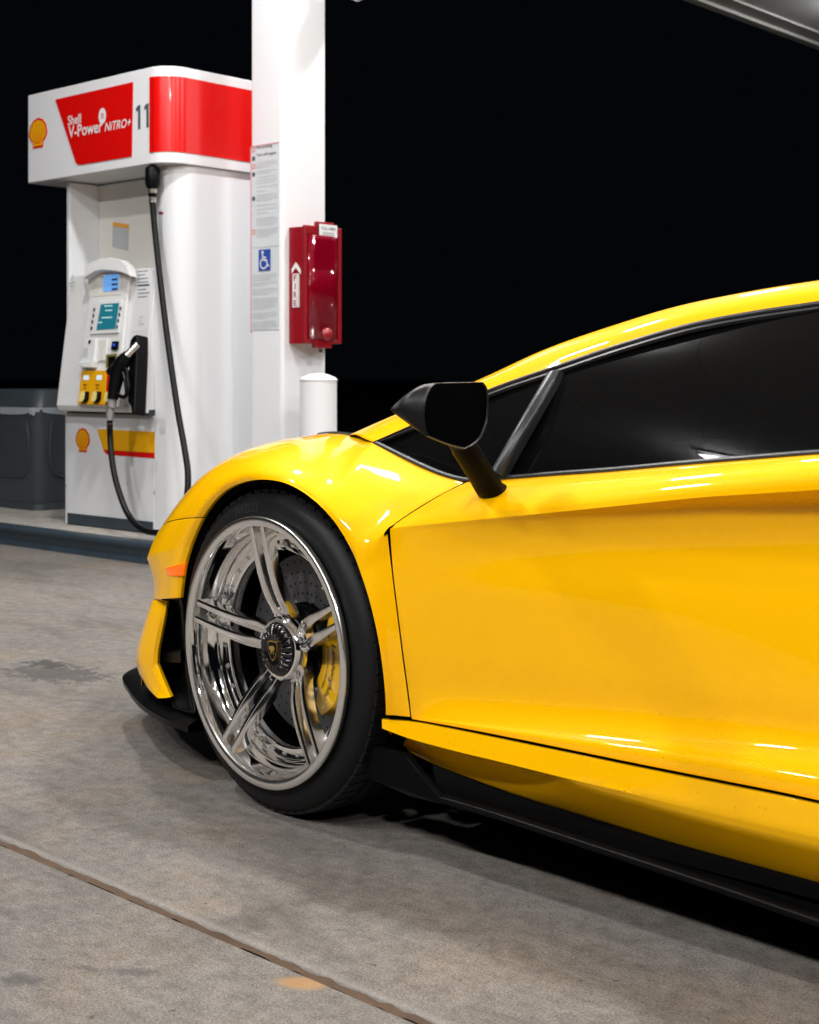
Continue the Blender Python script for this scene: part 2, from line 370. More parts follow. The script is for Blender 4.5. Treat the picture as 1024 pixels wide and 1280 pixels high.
# ================================================================== GROUND
# the forecourt joint seen in the foreground, as a line on the ground
J0, J1 = WZ(0, 1050, 0), WZ(545, 1282, 0)
jd = (J1 - J0) / np.linalg.norm(J1 - J0); jn = np.array([-jd[1], jd[0], 0.0])
if jn[1] < 0: jn = -jn                       # points away from the camera, under the car
sand = WZ(378, 1229, 0)
oil1 = WZ(70, 842, 0); oil2 = WZ(60, 830, 0); oil3 = WZ(225, 1150, 0); oil4 = WZ(175, 1215, 0); oil5 = WZ(110, 1212, 0); oil6 = WZ(118, 1037, 0)
oil7 = WZ(30, 1225, 0); oil8 = WZ(330, 1195, 0)
CONC = concrete('concrete', (0.158, 0.147, 0.136), [
    (sand[0], sand[1], 0.085, 0.045, (0.34, 0.185, 0.068), 0.75, 0.9, 30.0, 0.5),
    (oil1[0], oil1[1], 0.62, 0.34, (0.055, 0.052, 0.050), 0.85, 0.6, 5.0, 0.3),
    (oil2[0], oil2[1], 0.26, 0.14, (0.033, 0.032, 0.031), 0.85, 0.5, 9.0, 0.0),
    (oil3[0], oil3[1], 0.09, 0.05, (0.050, 0.048, 0.047), 0.62, 0.8, 22.0, 0.2),
    (oil4[0], oil4[1], 0.12, 0.065, (0.050, 0.048, 0.047), 0.62, 0.8, 20.0, 0.6),
    (oil5[0], oil5[1], 0.09, 0.055, (0.050, 0.048, 0.047), 0.62, 0.8, 22.0, 0.1),
    (oil7[0], oil7[1], 0.16, 0.07, (0.050, 0.048, 0.047), 0.62, 0.8, 18.0, 0.4),
    (oil8[0], oil8[1], 0.13, 0.055, (0.066, 0.062, 0.058), 0.62, 0.8, 18.0, 0.4),
    (oil6[0], oil6[1], 0.05, 0.012, (0.03, 0.029, 0.028), 0.6, 0.5, 25.0, 0.3)], True, (J0, jn))
CONC2 = concrete('island_concrete', (0.38, 0.365, 0.34), None, True)
ASPH = concrete('asphalt', (0.020, 0.020, 0.021), None, False)
g = MB().add([(-400, -400, -0.12), (400, -400, -0.12), (400, 400, -0.12), (-400, 400, -0.12)], [(0, 1, 2, 3)])
structure(build('ground', g, ASPH))
def slab(poly, name):
    mb = MB().prism([(p[0], p[1], -0.10) for p in poly], (0, 0, 0.10))
    return build(name, mb, CONC, pave, bevel=0.009, segs=3, recalc=True, smooth=True)
pave = bpy.data.objects.new('forecourt_pavement', None); COL.objects.link(pave); structure(pave)
HW = 0.0095
def jp(t, o): return J0 + jd * t + jn * o
far_o = 9.5
slab([jp(-12, HW), jp(12, HW), jp(12, far_o), jp(-12, far_o)], 'slab')
slab([jp(-12, -HW), jp(-12, -7.0), jp(12, -7.0), jp(12, -HW)], 'slab')
# weathered timber filler in the joint, ragged along its top
N_ = 260; G = np.zeros((3, N_, 3))
for i in range(N_):
    t = -2.5 + 6.5 * i / (N_ - 1); w = HW * 1.0
    e = 0.0035 * math.sin(i * 0.55) + random.uniform(-0.002, 0.002)
    for j, o_ in enumerate((-w, 0.2 * e, w)):
        p = jp(t, o_); G[j, i] = (p[0], p[1], -0.004 + random.uniform(-0.004, 0.003) + (0.0015 if j == 1 else 0))
fm = MB().grid(G)
build('joint_filler', fm, WOOD, pave, smooth=True, out=(0, 0, 1))

# ================================================================== PUMP ISLAND
YC = 1.29
isl = bpy.data.objects.new('pump_island', None); COL.objects.link(isl); structure(isl)
ISLH = 0.095
mb = MB().box((-7.5, YC + 0.075, -0.08), (-1.2, 2.95, ISLH))
build('island_top', mb, CONC2, isl, bevel=0.006)
# rolled steel kerb: outward nose on top, recessed web below, in lengths
prof = [(0.08, -0.08), (0.012, -0.08), (0.0, 0.004), (0.010, 0.02), (0.016, 0.05), (0.008, 0.066), (0.0, 0.076), (0.0, 0.088), (0.006, 0.097), (0.02, 0.101), (0.078, 0.101)]
for x0, x1 in ((-7.5, -5.32), (-5.31, -3.12), (-3.11, -1.2)):
    mb = MB().prism([(x0, YC + a, b) for a, b in prof], (x1 - x0, 0, 0))
    build('kerb', mb, SLATE2, isl, smooth=True, angle=50, recalc=True)

# ================================================================== CANOPY AND LAMPS
HC = 4.5
can = bpy.data.objects.new('canopy', None); COL.objects.link(can)
can['label'] = 'flat grey station canopy soffit edge in the top right corner'; can['category'] = 'canopy'
CX0, CX1, CY0, CY1 = -5.05, 9.0, -8.6, 13.0
for k in range(14):
    a = CX0 + 0.30 + k * (CX1 - CX0 - 0.3) / 14; b = a + (CX1 - CX0 - 0.3) / 14 - 0.006
    build('soffit_panel', MB().box((a, CY0, HC), (b, CY1, HC + 0.04)), SOFFIT, can)
build('fascia', MB().box((CX0, CY0 - 0.1, HC - 0.05), (CX0 + 0.10, CY1, HC + 0.9)).box((CX0 + 0.106, CY0, HC - 0.02), (CX0 + 0.294, CY1, HC + 0.02)), TRIM, can)
lamp_me = None
def lamp(x, y, where):
    t = thing('canopy_lamp', 'square lit canopy lamp ' + where, 'lamp', (x, y, HC), 'lamps recessed in the canopy soffit')
    w = 0.13; hz_ = HC - 0.11
    build('housing', MB().box((x - w - 0.05, y - w - 0.05, HC - 0.03), (x + w + 0.05, y + w + 0.05, HC + 0.02)), WHITE2, t, bevel=0.01)
    c = [(x - w, y - w), (x - w, y + w), (x + w, y + w), (x + w, y - w)]
    build('lens', MB().add([(*p, hz_) for p in c], [(0, 1, 2, 3)]), LENS, t, out=(0, 0, -1))
    build('lens_side', MB().add([(*p, hz_) for p in c] + [(*p, HC - 0.03) for p in c], [(i, (i + 1) % 4, 4 + (i + 1) % 4, 4 + i) for i in range(4)]), LENSIDE, t, recalc=True)  # glowing sides added so each lamp also lights the soffit
for x, y, wh in ((-2.2, 0.35, 'above the nose of the yellow car'), (1.4, 0.35, 'above the roof of the yellow car'), (5.0, 0.35, 'behind the yellow car'),
        (-2.25, -2.1, 'ahead and left of the camera'), (5.0, -2.55, 'beside the tail of the yellow car'),
        (-2.2, -5.5, 'over the lane left of the camera'), (1.4, -5.5, 'behind the camera'), (5.0, -5.5, 'behind the camera to the right'), (-0.4, -5.5, 'behind the camera to the left, added to brighten the door'), (3.2, -5.5, 'behind the camera beside the tail, added to brighten the door'), (-3.7, 10.3, 'beyond the far lane, added to light the soffit'), (0.2, 8.0, 'past the far lane behind the car, added to light the soffit'),  # last two back-row lamps added to brighten the door, far pair the soffit
        (-2.2, 3.4, 'beyond the pump'), (1.4, 3.4, 'over the lane beyond the column'), (5.0, 3.4, 'in the far corner')):
    lamp(x, y, wh)

# ================================================================== CANOPY COLUMN
YK = 1.86
xa, xb = WY(312.8, 300, YK)[0], WY(353, 300, YK)[0]
yb = WX(408.5, 300, xb)[1]
column = thing('canopy_column', 'white square steel column beside the fuel pump', 'column', ((xa + xb) / 2, (YK + yb) / 2, ISLH))
def rounded_rect(x0, x1, y0, y1, r, n=5):
    out = []
    for cx, cy, q in ((x1 - r, y0 + r, -90), (x1 - r, y1 - r, 0), (x0 + r, y1 - r, 90), (x0 + r, y0 + r, 180)):
        for i in range(n + 1):
            a = R(q + 90 * i / n); out.append((cx + r * math.cos(a), cy + r * math.sin(a)))
    return out
mb = MB().prism([(x, y, ISLH) for x, y in rounded_rect(xa, xb, YK, yb, 0.022)], (0, 0, HC - ISLH - 0.02))
build('shaft', mb, WHITE2, column, smooth=True, angle=50, recalc=True)
mb = MB().prism([(x, y, ISLH) for x, y in rounded_rect(xa - 0.04, xb + 0.04, YK - 0.04, yb + 0.04, 0.03)], (0, 0, 0.02))
build('base_plate', mb, WHITE2, column, recalc=True)
# notice sheet on the near face
def on_col(u, v, off=0.0): return WY(u, v, YK - off)
p_tl, p_br = on_col(313.6, 183), on_col(349.5, 412)
nx0, nx1, nz0, nz1 = xa + 0.006, p_br[0], p_br[2], p_tl[2]
yn = YK - 0.0025
sheet = build('notice_sheet', MB().box((nx0, yn, nz0), (nx1, YK + 0.001, nz1)), PAPERB, column)
nw = nx1 - nx0
def zr(v): return on_col(330, v)[2]
mb = MB().box((nx0, yn - 0.0015, nz0 - 0.01), (nx0 + 0.008, yn + 0.001, nz1)).box((nx0, yn - 0.0015, nz1 - 0.006), (nx1, yn + 0.001, nz1))
build('border', mb, mat('rose_border', (0.55, 0.28, 0.32), 0.5), sheet)
build('rule', MB().box((nx0 + 0.01, yn - 0.0015, zr(308.5) - 0.002), (nx1, yn + 0.001, zr(308.5) + 0.002)), INKGREY, sheet)
EXv, EZv = np.array([1.0, 0, 0]), np.array([0, 0, 1.0])
tm = MB()
fit_text(tm, 'No smoking', (nx0 + 0.045, yn - 0.0015, zr(186.5)), EXv, EZv, nw * 0.55, 0.020, 0.01)
fit_text(tm, 'Turn off engine', (nx0 + 0.045, yn - 0.0015, zr(196)), EXv, EZv, nw * 0.68, 0.020, 0.01)
build('headline', tm, INK, sheet, out=(0, -1, 0))
tm = MB()
def lines(v0, v1, n, x0=0.22, x1=0.95):
    for i in range(n):
        z = zr(v0 + (v1 - v0) * i / max(n - 1, 1)); h = 0.0042
        x = x0
        end = x1 - (random.uniform(0.05, 0.5) if i == n - 1 else random.uniform(0, 0.08))
        while x < end:
            w = random.uniform(0.03, 0.10)
            tm.add([(nx0 + nw * x, yn - 0.0014, z - h), (nx0 + nw * min(x + w, end), yn - 0.0014, z - h), (nx0 + nw * min(x + w, end), yn - 0.0014, z + h), (nx0 + nw * x, yn - 0.0014, z + h)], [(0, 1, 2, 3)])
            x += w + 0.018
for blk in ((202, 208, 3), (213, 216, 2), (221, 228, 3), (233, 238, 2), (243, 250, 4), (256, 266, 3), (272, 281, 5), (286, 295, 4)): lines(*blk)
for blk in ((343, 349, 3), (353, 356, 2), (361, 367, 3), (373, 386, 6), (391, 397, 3), (402, 410, 4)): lines(*blk, 0.08, 0.95)
build('small_print', tm, INKGREY, sheet, out=(0, -1, 0))['kind'] = 'stuff'
tm = MB(); tk = MB()
for v, c in ((185.5, 0), (196.5, 1), (206.5, 0), (216.5, 1), (247, 1), (289, 0)):
    a = (tk if c else tm); z = zr(v)
    a.lathe([(0.0001, 0), (0.012, 0)] if c else [(0.009, 0), (0.013, 0)], 14, (nx0 + 0.024, yn - 0.0014, z), (0, -1, 0), (1, 0, 0), (0, 0, 1))
build('warning_ring', tm, mat('warning_red', (0.6, 0.10, 0.05), 0.5), sheet, out=(0, -1, 0))
build('pictogram', tk, INK, sheet, out=(0, -1, 0))
# access symbol
bx0, bx1 = on_col(324.5, 325)[0], on_col(339, 325)[0]; bz0, bz1 = zr(338.5), zr(312)
pl = build('access_sign', MB().box((bx0, yn - 0.004, bz0), (bx1, yn - 0.001, bz1)), BLUE, sheet, bevel=0.0008)
w, h = bx1 - bx0, bz1 - bz0; yq = yn - 0.0052
def q2(a, b): return (bx0 + w * a, yq, bz0 + h * b)
am = MB().lathe([(0.0001, 0), (w * 0.095, 0)], 14, q2(0.36, 0.86), (0, -1, 0), (1, 0, 0), (0, 0, 1))
for a, b, t in ((( .36, .78), (.40, .48), .05), ((.38, .62), (.66, .62), .035), ((.40, .50), (.68, .50), .045), ((.68, .50), (.82, .20), .045), ((.82, .20), (.92, .24), .035)):
    a, b = np.array(a), np.array(b); d = (b - a) / np.linalg.norm((b - a)); n = np.array([-d[1], d[0]]) * t
    am.add([q2(*(a - n)), q2(*(b - n)), q2(*(b + n)), q2(*(a + n))], [(0, 1, 2, 3)])
am.lathe([(w * 0.25, 0), (w * 0.33, 0)], 20, q2(0.46, 0.34), (0, -1, 0), (1, 0, 0), (0, 0, 1), R(120), R(345))
build('wheelchair_symbol', am, PAPER, sheet)
for p in pl, : p['label'] = 'blue wheelchair access sign'

# small white housing at the head of the column
cp = WX(447, 1.5, xb + 0.12)
hs = thing('white_housing', 'white rounded housing hanging under the canopy right of the column', 'housing', (cp[0], cp[1], HC))
mb = MB(); a0 = np.array([cp[0], cp[1], cp[2]])
G = []
for q in np.linspace(0, 1, 9):
    r = 0.062 * math.sqrt(max(1 - (1 - min(q * 3.2, 1)) ** 2, 0.02)); z = a0[2] + q * 0.14
    G.append([(a0[0] + r * 1.0 * math.cos(t), a0[1] + r * 0.9 * math.sin(t), z) for t in np.linspace(0, 2 * math.pi, 20, endpoint=False)])
mb.grid(np.array(G), True)
build('shell', mb, WHITE, hs, smooth=True, recalc=True)
build('stem', MB().tube([(a0[0], a0[1], a0[2] + 0.12), (a0[0], a0[1], HC)], 0.02), WHITE2, hs, smooth=True)

# ================================================================== FIRE CABINET + EXTINGUISHER
XF = xb + 0.002
cab = thing('fire_cabinet', 'red fire extinguisher cabinet on the column', 'cabinet', (XF, (YK + yb) / 2, 1.0))
dep = 0.105
pa = WX(361.5, 300, XF)          # near rear edge
cy0 = pa[1]; cy1 = WX(428.5, 300, XF + dep)[1]
z1 = WX(381, 279.5, XF + dep)[2]; z0 = WX(381, 429, XF + dep)[2]
XE = XF + dep
zc1 = z1 - 0.012; xw = XF + dep * 0.80
wb = MB().box((XF, cy0, z0), (XF + 0.006, cy1, zc1))
for pts in ([(XF + .006, cy0, z0), (xw, cy0 + .012, z0), (xw, cy0 + .016, z0), (XF + .006, cy0 + .004, z0)], [(XF + .006, cy1, z0), (xw, cy1 - .012, z0), (xw, cy1 - .016, z0), (XF + .006, cy1 - .004, z0)]):
    wb.prism(pts, (0, 0, zc1 - z0))
for za in (z0, zc1 - .005):
    wb.prism([(XF + .006, cy0 + .004, za), (xw, cy0 + .016, za), (xw, cy1 - .016, za), (XF + .006, cy1 - .004, za)], (0, 0, .005))
build('back_box', wb, BRED, cab, recalc=True)
# raised front frame and translucent window
fr = MB()
yw0, yw1 = cy0 + 0.026, cy1 - 0.030; zw0, zw1 = z0 + 0.020, z1 - 0.050
x0f, x1f = XF + dep * 0.80, XE
for lo, hi in (((x0f, cy0 + 0.006, z0), (x1f, yw0, z1 - 0.004)), ((x0f, yw1, z0), (x1f, cy1 - 0.004, z1 - 0.004)), ((x0f, yw0, z0), (x1f, yw1, zw0)), ((x0f, yw0, zw1), (x1f, yw1, z1 - 0.004))):
    fr.box(lo, hi)
build('front_frame', fr, BRED, cab, bevel=0.006)
cvg = np.zeros((2, 13, 3))
for i, f in enumerate(np.linspace(0, 1, 13)):
    for j, z in enumerate((zw0, zw1)): cvg[j, i] = (x1f - 0.006 + 0.020 * (1 - (2 * f - 1) ** 4), yw0 + (yw1 - yw0) * f, z)
build('window', MB().grid(cvg), REDCLEAR, cab, smooth=True, out=(1, 0, 0), solid=0.002)
build('window_upper', MB().box((x1f + 0.0142, yw0 + 0.030, zw1 - 0.165), (x1f + 0.0158, yw1 - 0.030, zw1 - 0.018)), REDCLEAR, cab, bevel=0.003)
hm = MB().box((x0f - 0.01, (cy0 + cy1) / 2 - 0.055, z0 - 0.022), (x1f + 0.006, (cy0 + cy1) / 2 + 0.055, z0 + 0.02))
build('latch', hm, BRED, cab, bevel=0.006)
bs = MB(); bc_ = np.array([x1f + .012, (cy0 + cy1) / 2 + .01, z0 + .045])
bs.lathe([(.034, 0), (.030, .012), (.018, .020), (.001, .022)], 24, bc_, (1, 0, 0), (0, 1, 0), (0, 0, 1)); build('cover_boss', bs, BRED, cab, smooth=True)
pt = MB().box((x0f + 0.002, (cy0 + cy1) / 2 - 0.05, z1 - 0.01), (x1f + 0.006, (cy0 + cy1) / 2 + 0.07, z1 + 0.018))
build('pull_tab', pt, BRED, cab, bevel=0.005)
# pull label
ly0, ly1 = (cy0 + cy1) / 2 - 0.036, (cy0 + cy1) / 2 + 0.085; lz1 = z1 + 0.006; lz0 = z1 - 0.055
lab = build('pull_label', MB().box((x1f + 0.006, ly0, lz0), (x1f + 0.009, ly1, lz1)), PAPER, cab)
tm = MB(); fit_text(tm, 'PULL HERE', (x1f + 0.010, ly0 + 0.012, lz0 + 0.034), (0, 1, 0), (0, 0, 1), ly1 - ly0 - 0.024, 0.014, 0.01)
for k in range(2): tm.box((x1f + 0.0091, ly0 + 0.02, lz0 + 0.010 + 0.009 * k), (x1f + 0.0094, ly1 - 0.02, lz0 + 0.013 + 0.009 * k))
build('pull_lettering', tm, INK, lab)
# lettering on the near side: arrow head and FIRE downwards
ys = cy0 - 0.0005; sx = XF + dep * 0.42; sw = 0.020
fz1, fz0 = WY(371, 342, ys)[2], WY(371, 384, ys)[2]
lab = build('fire_label', MB().box((sx - sw, ys + 0.0, fz0), (sx + sw, ys + 0.010, fz1)), PAPER, cab)
tm = MB(); hh = (fz1 - fz0) / 4
for k, ch in enumerate('FIRE'):
    wch = 0.006 if ch == 'I' else 0.020
    fit_text(tm, ch, (sx - wch / 2, ys - 0.001, fz1 - hh * (k + 1) + hh * 0.14), EXv, EZv, wch, hh * 0.72, 0.012)
build('fire_lettering', tm, BRED, lab, out=(0, -1, 0))
am = MB(); az = fz1 + 0.004
for sgn in (-1, 1):
    am.prism([(sx, ys + 0.006, az + 0.052), (sx + sgn * 0.034, ys + 0.006, az + 0.012), (sx + sgn * 0.034, ys + 0.006, az - 0.008), (sx, ys + 0.006, az + 0.026)], (0, -0.004, 0))
build('arrow', am, PAPER, lab, recalc=True)
ext = thing('fire_extinguisher', 'red extinguisher behind the red cabinet window', 'extinguisher', (XF + 0.05, (cy0 + cy1) / 2, z0 + 0.01))
ec = np.array([XF + 0.046, (cy0 + cy1) / 2 - 0.005, z0 + 0.012])
build('cylinder', MB().lathe([(0.001, 0), (0.040, 0.003), (0.044, 0.012), (0.044, 0.34), (0.036, 0.375), (0.016, 0.40), (0.014, 0.42), (0.001, 0.42)], 24, ec, (0, 0, 1), (1, 0, 0), (0, 1, 0)), RED, ext, smooth=True)
build('valve', MB().box(ec + (-0.014, -0.035, 0.42), ec + (0.014, 0.025, 0.452)).box(ec + (-0.010, -0.07, 0.452), ec + (0.010, 0.03, 0.464)), SATIN, ext, bevel=0.003)
build('hose', MB().tube(spline([ec + (0, 0.02, 0.43), ec + (0.01, 0.06, 0.42), ec + (0.02, 0.07, 0.3), ec + (0.02, 0.062, 0.15)], 16), 0.008, 8), SATIN, ext, smooth=True)
screw = WX(401, 438.5, XF + 0.003)
build('anchor_bolt', MB().box(screw + (-0.004, -0.007, -0.008), screw + (0.006, 0.007, 0.008)), mat('rusty_bolt', (0.18, 0.13, 0.07), 0.7), column)

# ================================================================== BOLLARD
bt = WX(398, 470, -2.73)
bc = np.array([bt[0], bt[1], 0.0]); br = 0.0875
bol = thing('bollard', 'white round guard post at the foot of the column', 'bollard', (bc[0], bc[1], ISLH))
zt = WX(398, 474.5, -2.73)[2]
build('post', MB().lathe([(br + 0.002, ISLH), (br, zt - 0.02), (br, zt)], 36, bc, (0, 0, 1), (1, 0, 0), (0, 1, 0)), WHITE2, bol, smooth=True)
build('dome_cap', MB().lathe([(br + 0.003, zt - 0.004), (br + 0.003, zt + 0.002), (br * 0.9, zt + 0.012), (br * 0.5, zt + 0.026), (0.001, zt + 0.031)], 36, bc, (0, 0, 1), (1, 0, 0), (0, 1, 0)), WHITE2, bol, smooth=True, angle=60)

# ================================================================== WASTE BIN
bx1 = WY(46, 600, 1.90)[0]; by0 = 1.90
bw, bd = 0.62, 0.52
zb1 = WY(40, 512, by0)[2]
tb = thing('waste_bin', 'dark slate plastic waste bin left of the pump', 'bin', (bx1 - bw / 2, by0 + bd / 2, ISLH))
zl = WY(40, 487, by0)[2]
def rr_ring(z, g, r=0.07): return [(x, y, z) for x, y in rounded_rect(bx1 - bw - g + 0.0, bx1 + g, by0 - g, by0 + bd + g, r, 5)]
build('body', MB().grid(np.array([rr_ring(z, g) for z, g in ((ISLH + 0.035, -0.018), (ISLH + 0.06, -0.012), (0.55, 0.0), (zb1 - 0.02, 0.008), (zb1, 0.010))]), True), SLATE, tb, smooth=True, recalc=True)
build('foot', MB().grid(np.array([rr_ring(z, g) for z, g in ((ISLH, -0.004), (ISLH + 0.035, -0.006), (ISLH + 0.04, -0.016))]), True), SLATE, tb, smooth=True, recalc=True)
# liner hanging over the rim, wavy lower edge
n = len(rr_ring(0, 0)); ring_t = rr_ring(zb1 + 0.012, 0.014)
def dens(ring, m=8):
    out = []
    for i in range(len(ring)):
        a, b = np.array(ring[i]), np.array(ring[(i + 1) % len(ring)])
        for k in range(m): out.append(a + (b - a) * k / m)
    return np.array(out)
rt = dens(ring_t); rb = rt.copy(); L_ = len(rb)
for i in range(L_): rb[i, 2] -= 0.030 + 0.014 * math.sin(i * 0.17) + 0.006 * math.sin(i * 0.61); rb[i, :2] += np.random.RandomState(i).uniform(-0.003, 0.003, 2)
build('liner', MB().grid(np.stack([rb, (rt + rb) / 2 + [0, 0, 0.0], rt]), True), BAGM, tb, smooth=True)
build('lid', MB().grid(np.array([rr_ring(z, g) for z, g in ((zb1 + 0.008, 0.008), (zb1 + 0.014, 0.006), (zl - 0.006, -0.03), (zl, -0.036), (zl + 0.002, -0.10), (zl - 0.01, -0.2))]), True), SLATE, tb, smooth=True, recalc=True)
# moulded panel outline on the right side
px_ = bx1 + 0.008
path = [(px_, by0 + 0.10, 0.62), (px_ - 0.002, by0 + 0.10, 0.36), (px_ - 0.004, by0 + 0.115, 0.315), (px_ - 0.005, by0 + 0.16, 0.295), (px_ - 0.005, by0 + 0.36, 0.295), (px_ - 0.004, by0 + 0.405, 0.315), (px_ - 0.002, by0 + 0.42, 0.36), (px_, by0 + 0.42, 0.62)]
build('moulded_ridge', MB().tube(spline(path, 40), 0.006, 6), SLATE, tb, smooth=True)
path = [(bx1 - 0.10, by0 - 0.002, 0.62), (bx1 - 0.10, by0 + 0.002, 0.36), (bx1 - 0.13, by0 + 0.004, 0.30), (bx1 - 0.25, by0 + 0.004, 0.29), (bx1 - 0.5, by0 + 0.004, 0.29)]
build('moulded_ridge', MB().tube(spline(path, 30), 0.006, 6), SLATE, tb, smooth=True)

# ================================================================== FUEL PUMP
YH = 1.50                                   # header front
XR = WY(208, 150, YH)[0]; XL = WY(33.6, 150, YH)[0]
HZ1 = WY(33.6, 119.6, YH)[2]; HZ0 = WY(33.6, 229.3, YH)[2]
YB = 1.585                                  # cabinet front
XBL = WY(80.5, 400, YB)[0]; XBR = XR - 0.02; XT = WY(193.5, 400, YB)[0]
YBK = YH + 0.98
pump = thing('fuel_pump', 'white fuel pump with red header beside the column', 'fuel pump', ((XBL + XBR) / 2, 2.0, ISLH))
NY = np.array([0, -1.0, 0])
def flat(fn, pts, th, name, m, parent, off=0.0, **k):
    """a thin plate whose outline lies on the plane given by fn, standing th proud of it"""
    P1 = [fn(u, v, off + th) for u, v in pts]; P0 = [p - fn.n * th for p in P1]
    return build(name, MB().prism(P0, fn.n * th), m, parent, recalc=True, **k)
def plane_fn(p0, n):
    n = np.array(n, float); n /= np.linalg.norm(n); p0 = np.array(p0, float)
    def fn(u, v, off=0.0): return WP(u, v, p0 + n * off, n)
    fn.n = n
    return fn
# cabinet with an alcove above the console
pl = [(XBL, YBK - 0.06), (XBL, 1.80), (XT, 1.80), (XT, YB)]
rc = 0.10
for i in range(9):
    a = R(-90 + 90 * i / 8); pl.append((XBR - rc + rc * math.cos(a), YB + rc + rc * math.sin(a)))
for i in range(9):
    a = R(0 + 90 * i / 8); pl.append((XBR - rc + rc * math.cos(a), YBK - 0.06 - rc + rc * math.sin(a)))
build('cabinet', MB().prism([(x, y, ISLH) for x, y in pl], (0, 0, HZ0 - ISLH - 0.002)), WHITE, pump, smooth=True, angle=35, recalc=True)
build('alcove_panel', MB().box((XBL + 0.034, 1.785, 1.36), (XT - 0.003, 1.797, HZ0 - 0.01)), CREAM, pump, bevel=0.003)
dx0 = WY(181, 300, 1.78)[0]
build('alcove_door', MB().box((WY(165.5, 300, 1.78)[0], 1.772, 1.38), (XT - 0.006, 1.784, WY(168, 281, 1.78)[2])), CREAM, pump, bevel=0.006)
build('side_wing', MB().box((XBL, YB + 0.012, 0.70), (XBL + 0.032, 1.7995, HZ0 - 0.006)), WHITE, pump, bevel=0.008)
build('lower_panel', MB().box((XBL + 0.022, YB, ISLH + 0.004), (XT - 0.003, 1.7995, 0.695)), WHITE, pump, bevel=0.005)
build('lower_side', MB().box((XBL, YB + 0.006, ISLH + 0.002), (XBL + 0.0215, 1.7985, 0.693)), WHITE, pump, bevel=0.003)
build('kick_plate', MB().box((WY(85.5, 650, YB)[0], YB - 0.006, ISLH + 0.006), (XT - 0.012, YB - 0.0005, ISLH + 0.062)), SLATE2, pump)
fb = plane_fn((0, YB - 0.0008, 0), NY)
for u, v in ((82.5, 606), (160, 604), (193.5, 615)):
    p = fb(u, v); build('rivet', MB().lathe([(0.001, 0.003), (0.005, 0.002), (0.006, 0)], 10, p + NY * 0, NY, (1, 0, 0), (0, 0, 1)), STEEL, pump, smooth=True)
# header
hp = []
for cx, cy, q, r in ((XR, YH, -90, 0.13), (XR, YBK, 0, 0.13), (XL, YBK, 90, 0.02), (XL, YH, 180, 0.02)):
    sx_ = -1 if cx == XR else 1; sy_ = 1 if cy == YH else -1
    for i in range(11):
        a = R(q + 9 * i); hp.append((cx + sx_ * r + r * math.cos(a), cy + sy_ * r + r * math.sin(a)))
head = build('header', MB().prism([(x, y, HZ0) for x, y in hp], (0, 0, HZ1 - HZ0)), WHITE, pump, smooth=True, angle=35, recalc=True, bevel=0.004)
fh = plane_fn((0, YH - 0.0008, 0), NY)
flat(fh, [(69, 124.4), (166.2, 102.4), (164.6, 195.5), (101, 206), (97, 205.6), (94.5, 203)], 0.003, 'red_panel', RED, head)
# red band wrapping round the corner
xs = WY(192.5, 150, YH)[0]; bz1 = WY(191, 96, YH)[2]; bz0 = WY(191, 190.3, YH)[2]
path = [(xs, YH - 0.003)] + [(XR - 0.13 + 0.133 * math.cos(R(a)), YH + 0.13 + 0.133 * math.sin(R(a))) for a in np.linspace(-90, 0, 13)] + [(XR + 0.003, YBK - 0.16)]
build('red_band', MB().grid(np.array([[(x, y, z) for x, y in path] for z in (bz0, bz1)])), RED, head, smooth=True, out=(1, -1, 0))
# lettering on the header
yt = YH - 0.0055
def hx(u): return WY(u, 160, yt)[0]
def hz(u, v): return WY(u, v, yt)[2]
tm = MB()
fit_text(tm, 'Shell', (hx(85), yt, hz(85, 157)), EXv, EZv, hx(101.2) - hx(85), hz(85, 145) - hz(85, 157), 0.012)
fit_text(tm, 'V-Power', (hx(85.6), yt, hz(86, 173)), EXv, EZv, hx(128) - hx(85.6), hz(86, 157.8) - hz(86, 173), 0.014, 0.0)
fit_text(tm, 'NiTRO+', (hx(131), yt, hz(131, 164.5)), EXv, EZv, hx(164) - hx(131), hz(131, 153.5) - hz(131, 164.5), 0.012, 0.25)
rc_ = np.array([hx(128), yt, hz(128, 145)])
tm.lathe([(0.012, 0), (0.033, 0)], 20, rc_, NY, (0.95, 0, 0), (0, 0, 1.25))
tm.lathe([(0.0005, 0), (0.006, 0)], 10, rc_, NY, (0.95, 0, 0), (0, 0, 1.25))
build('fuel_name', tm, PAPER, head, out=(0, -1, 0))
tm = MB()
for u0, u1 in ((169.4, 174.8), (179.8, 185.2)):
    w_, h_ = hx(u1) - hx(u0), hz(u0, 132) - hz(u0, 161.7); b_ = np.array([hx(u0), YH - 0.0015, hz(u0, 161.7 - (u0 - 170) * 0.2)])
    tm.prism([b_ + EXv * w_ * x + EZv * h_ * z for x, z in ((.48, 0), (1, 0), (1, 1), (.55, 1), (0, .90), (0, .76), (.48, .80))], (0, -.0012, 0))
build('pump_number', tm, INK, head, out=(0, -1, 0))

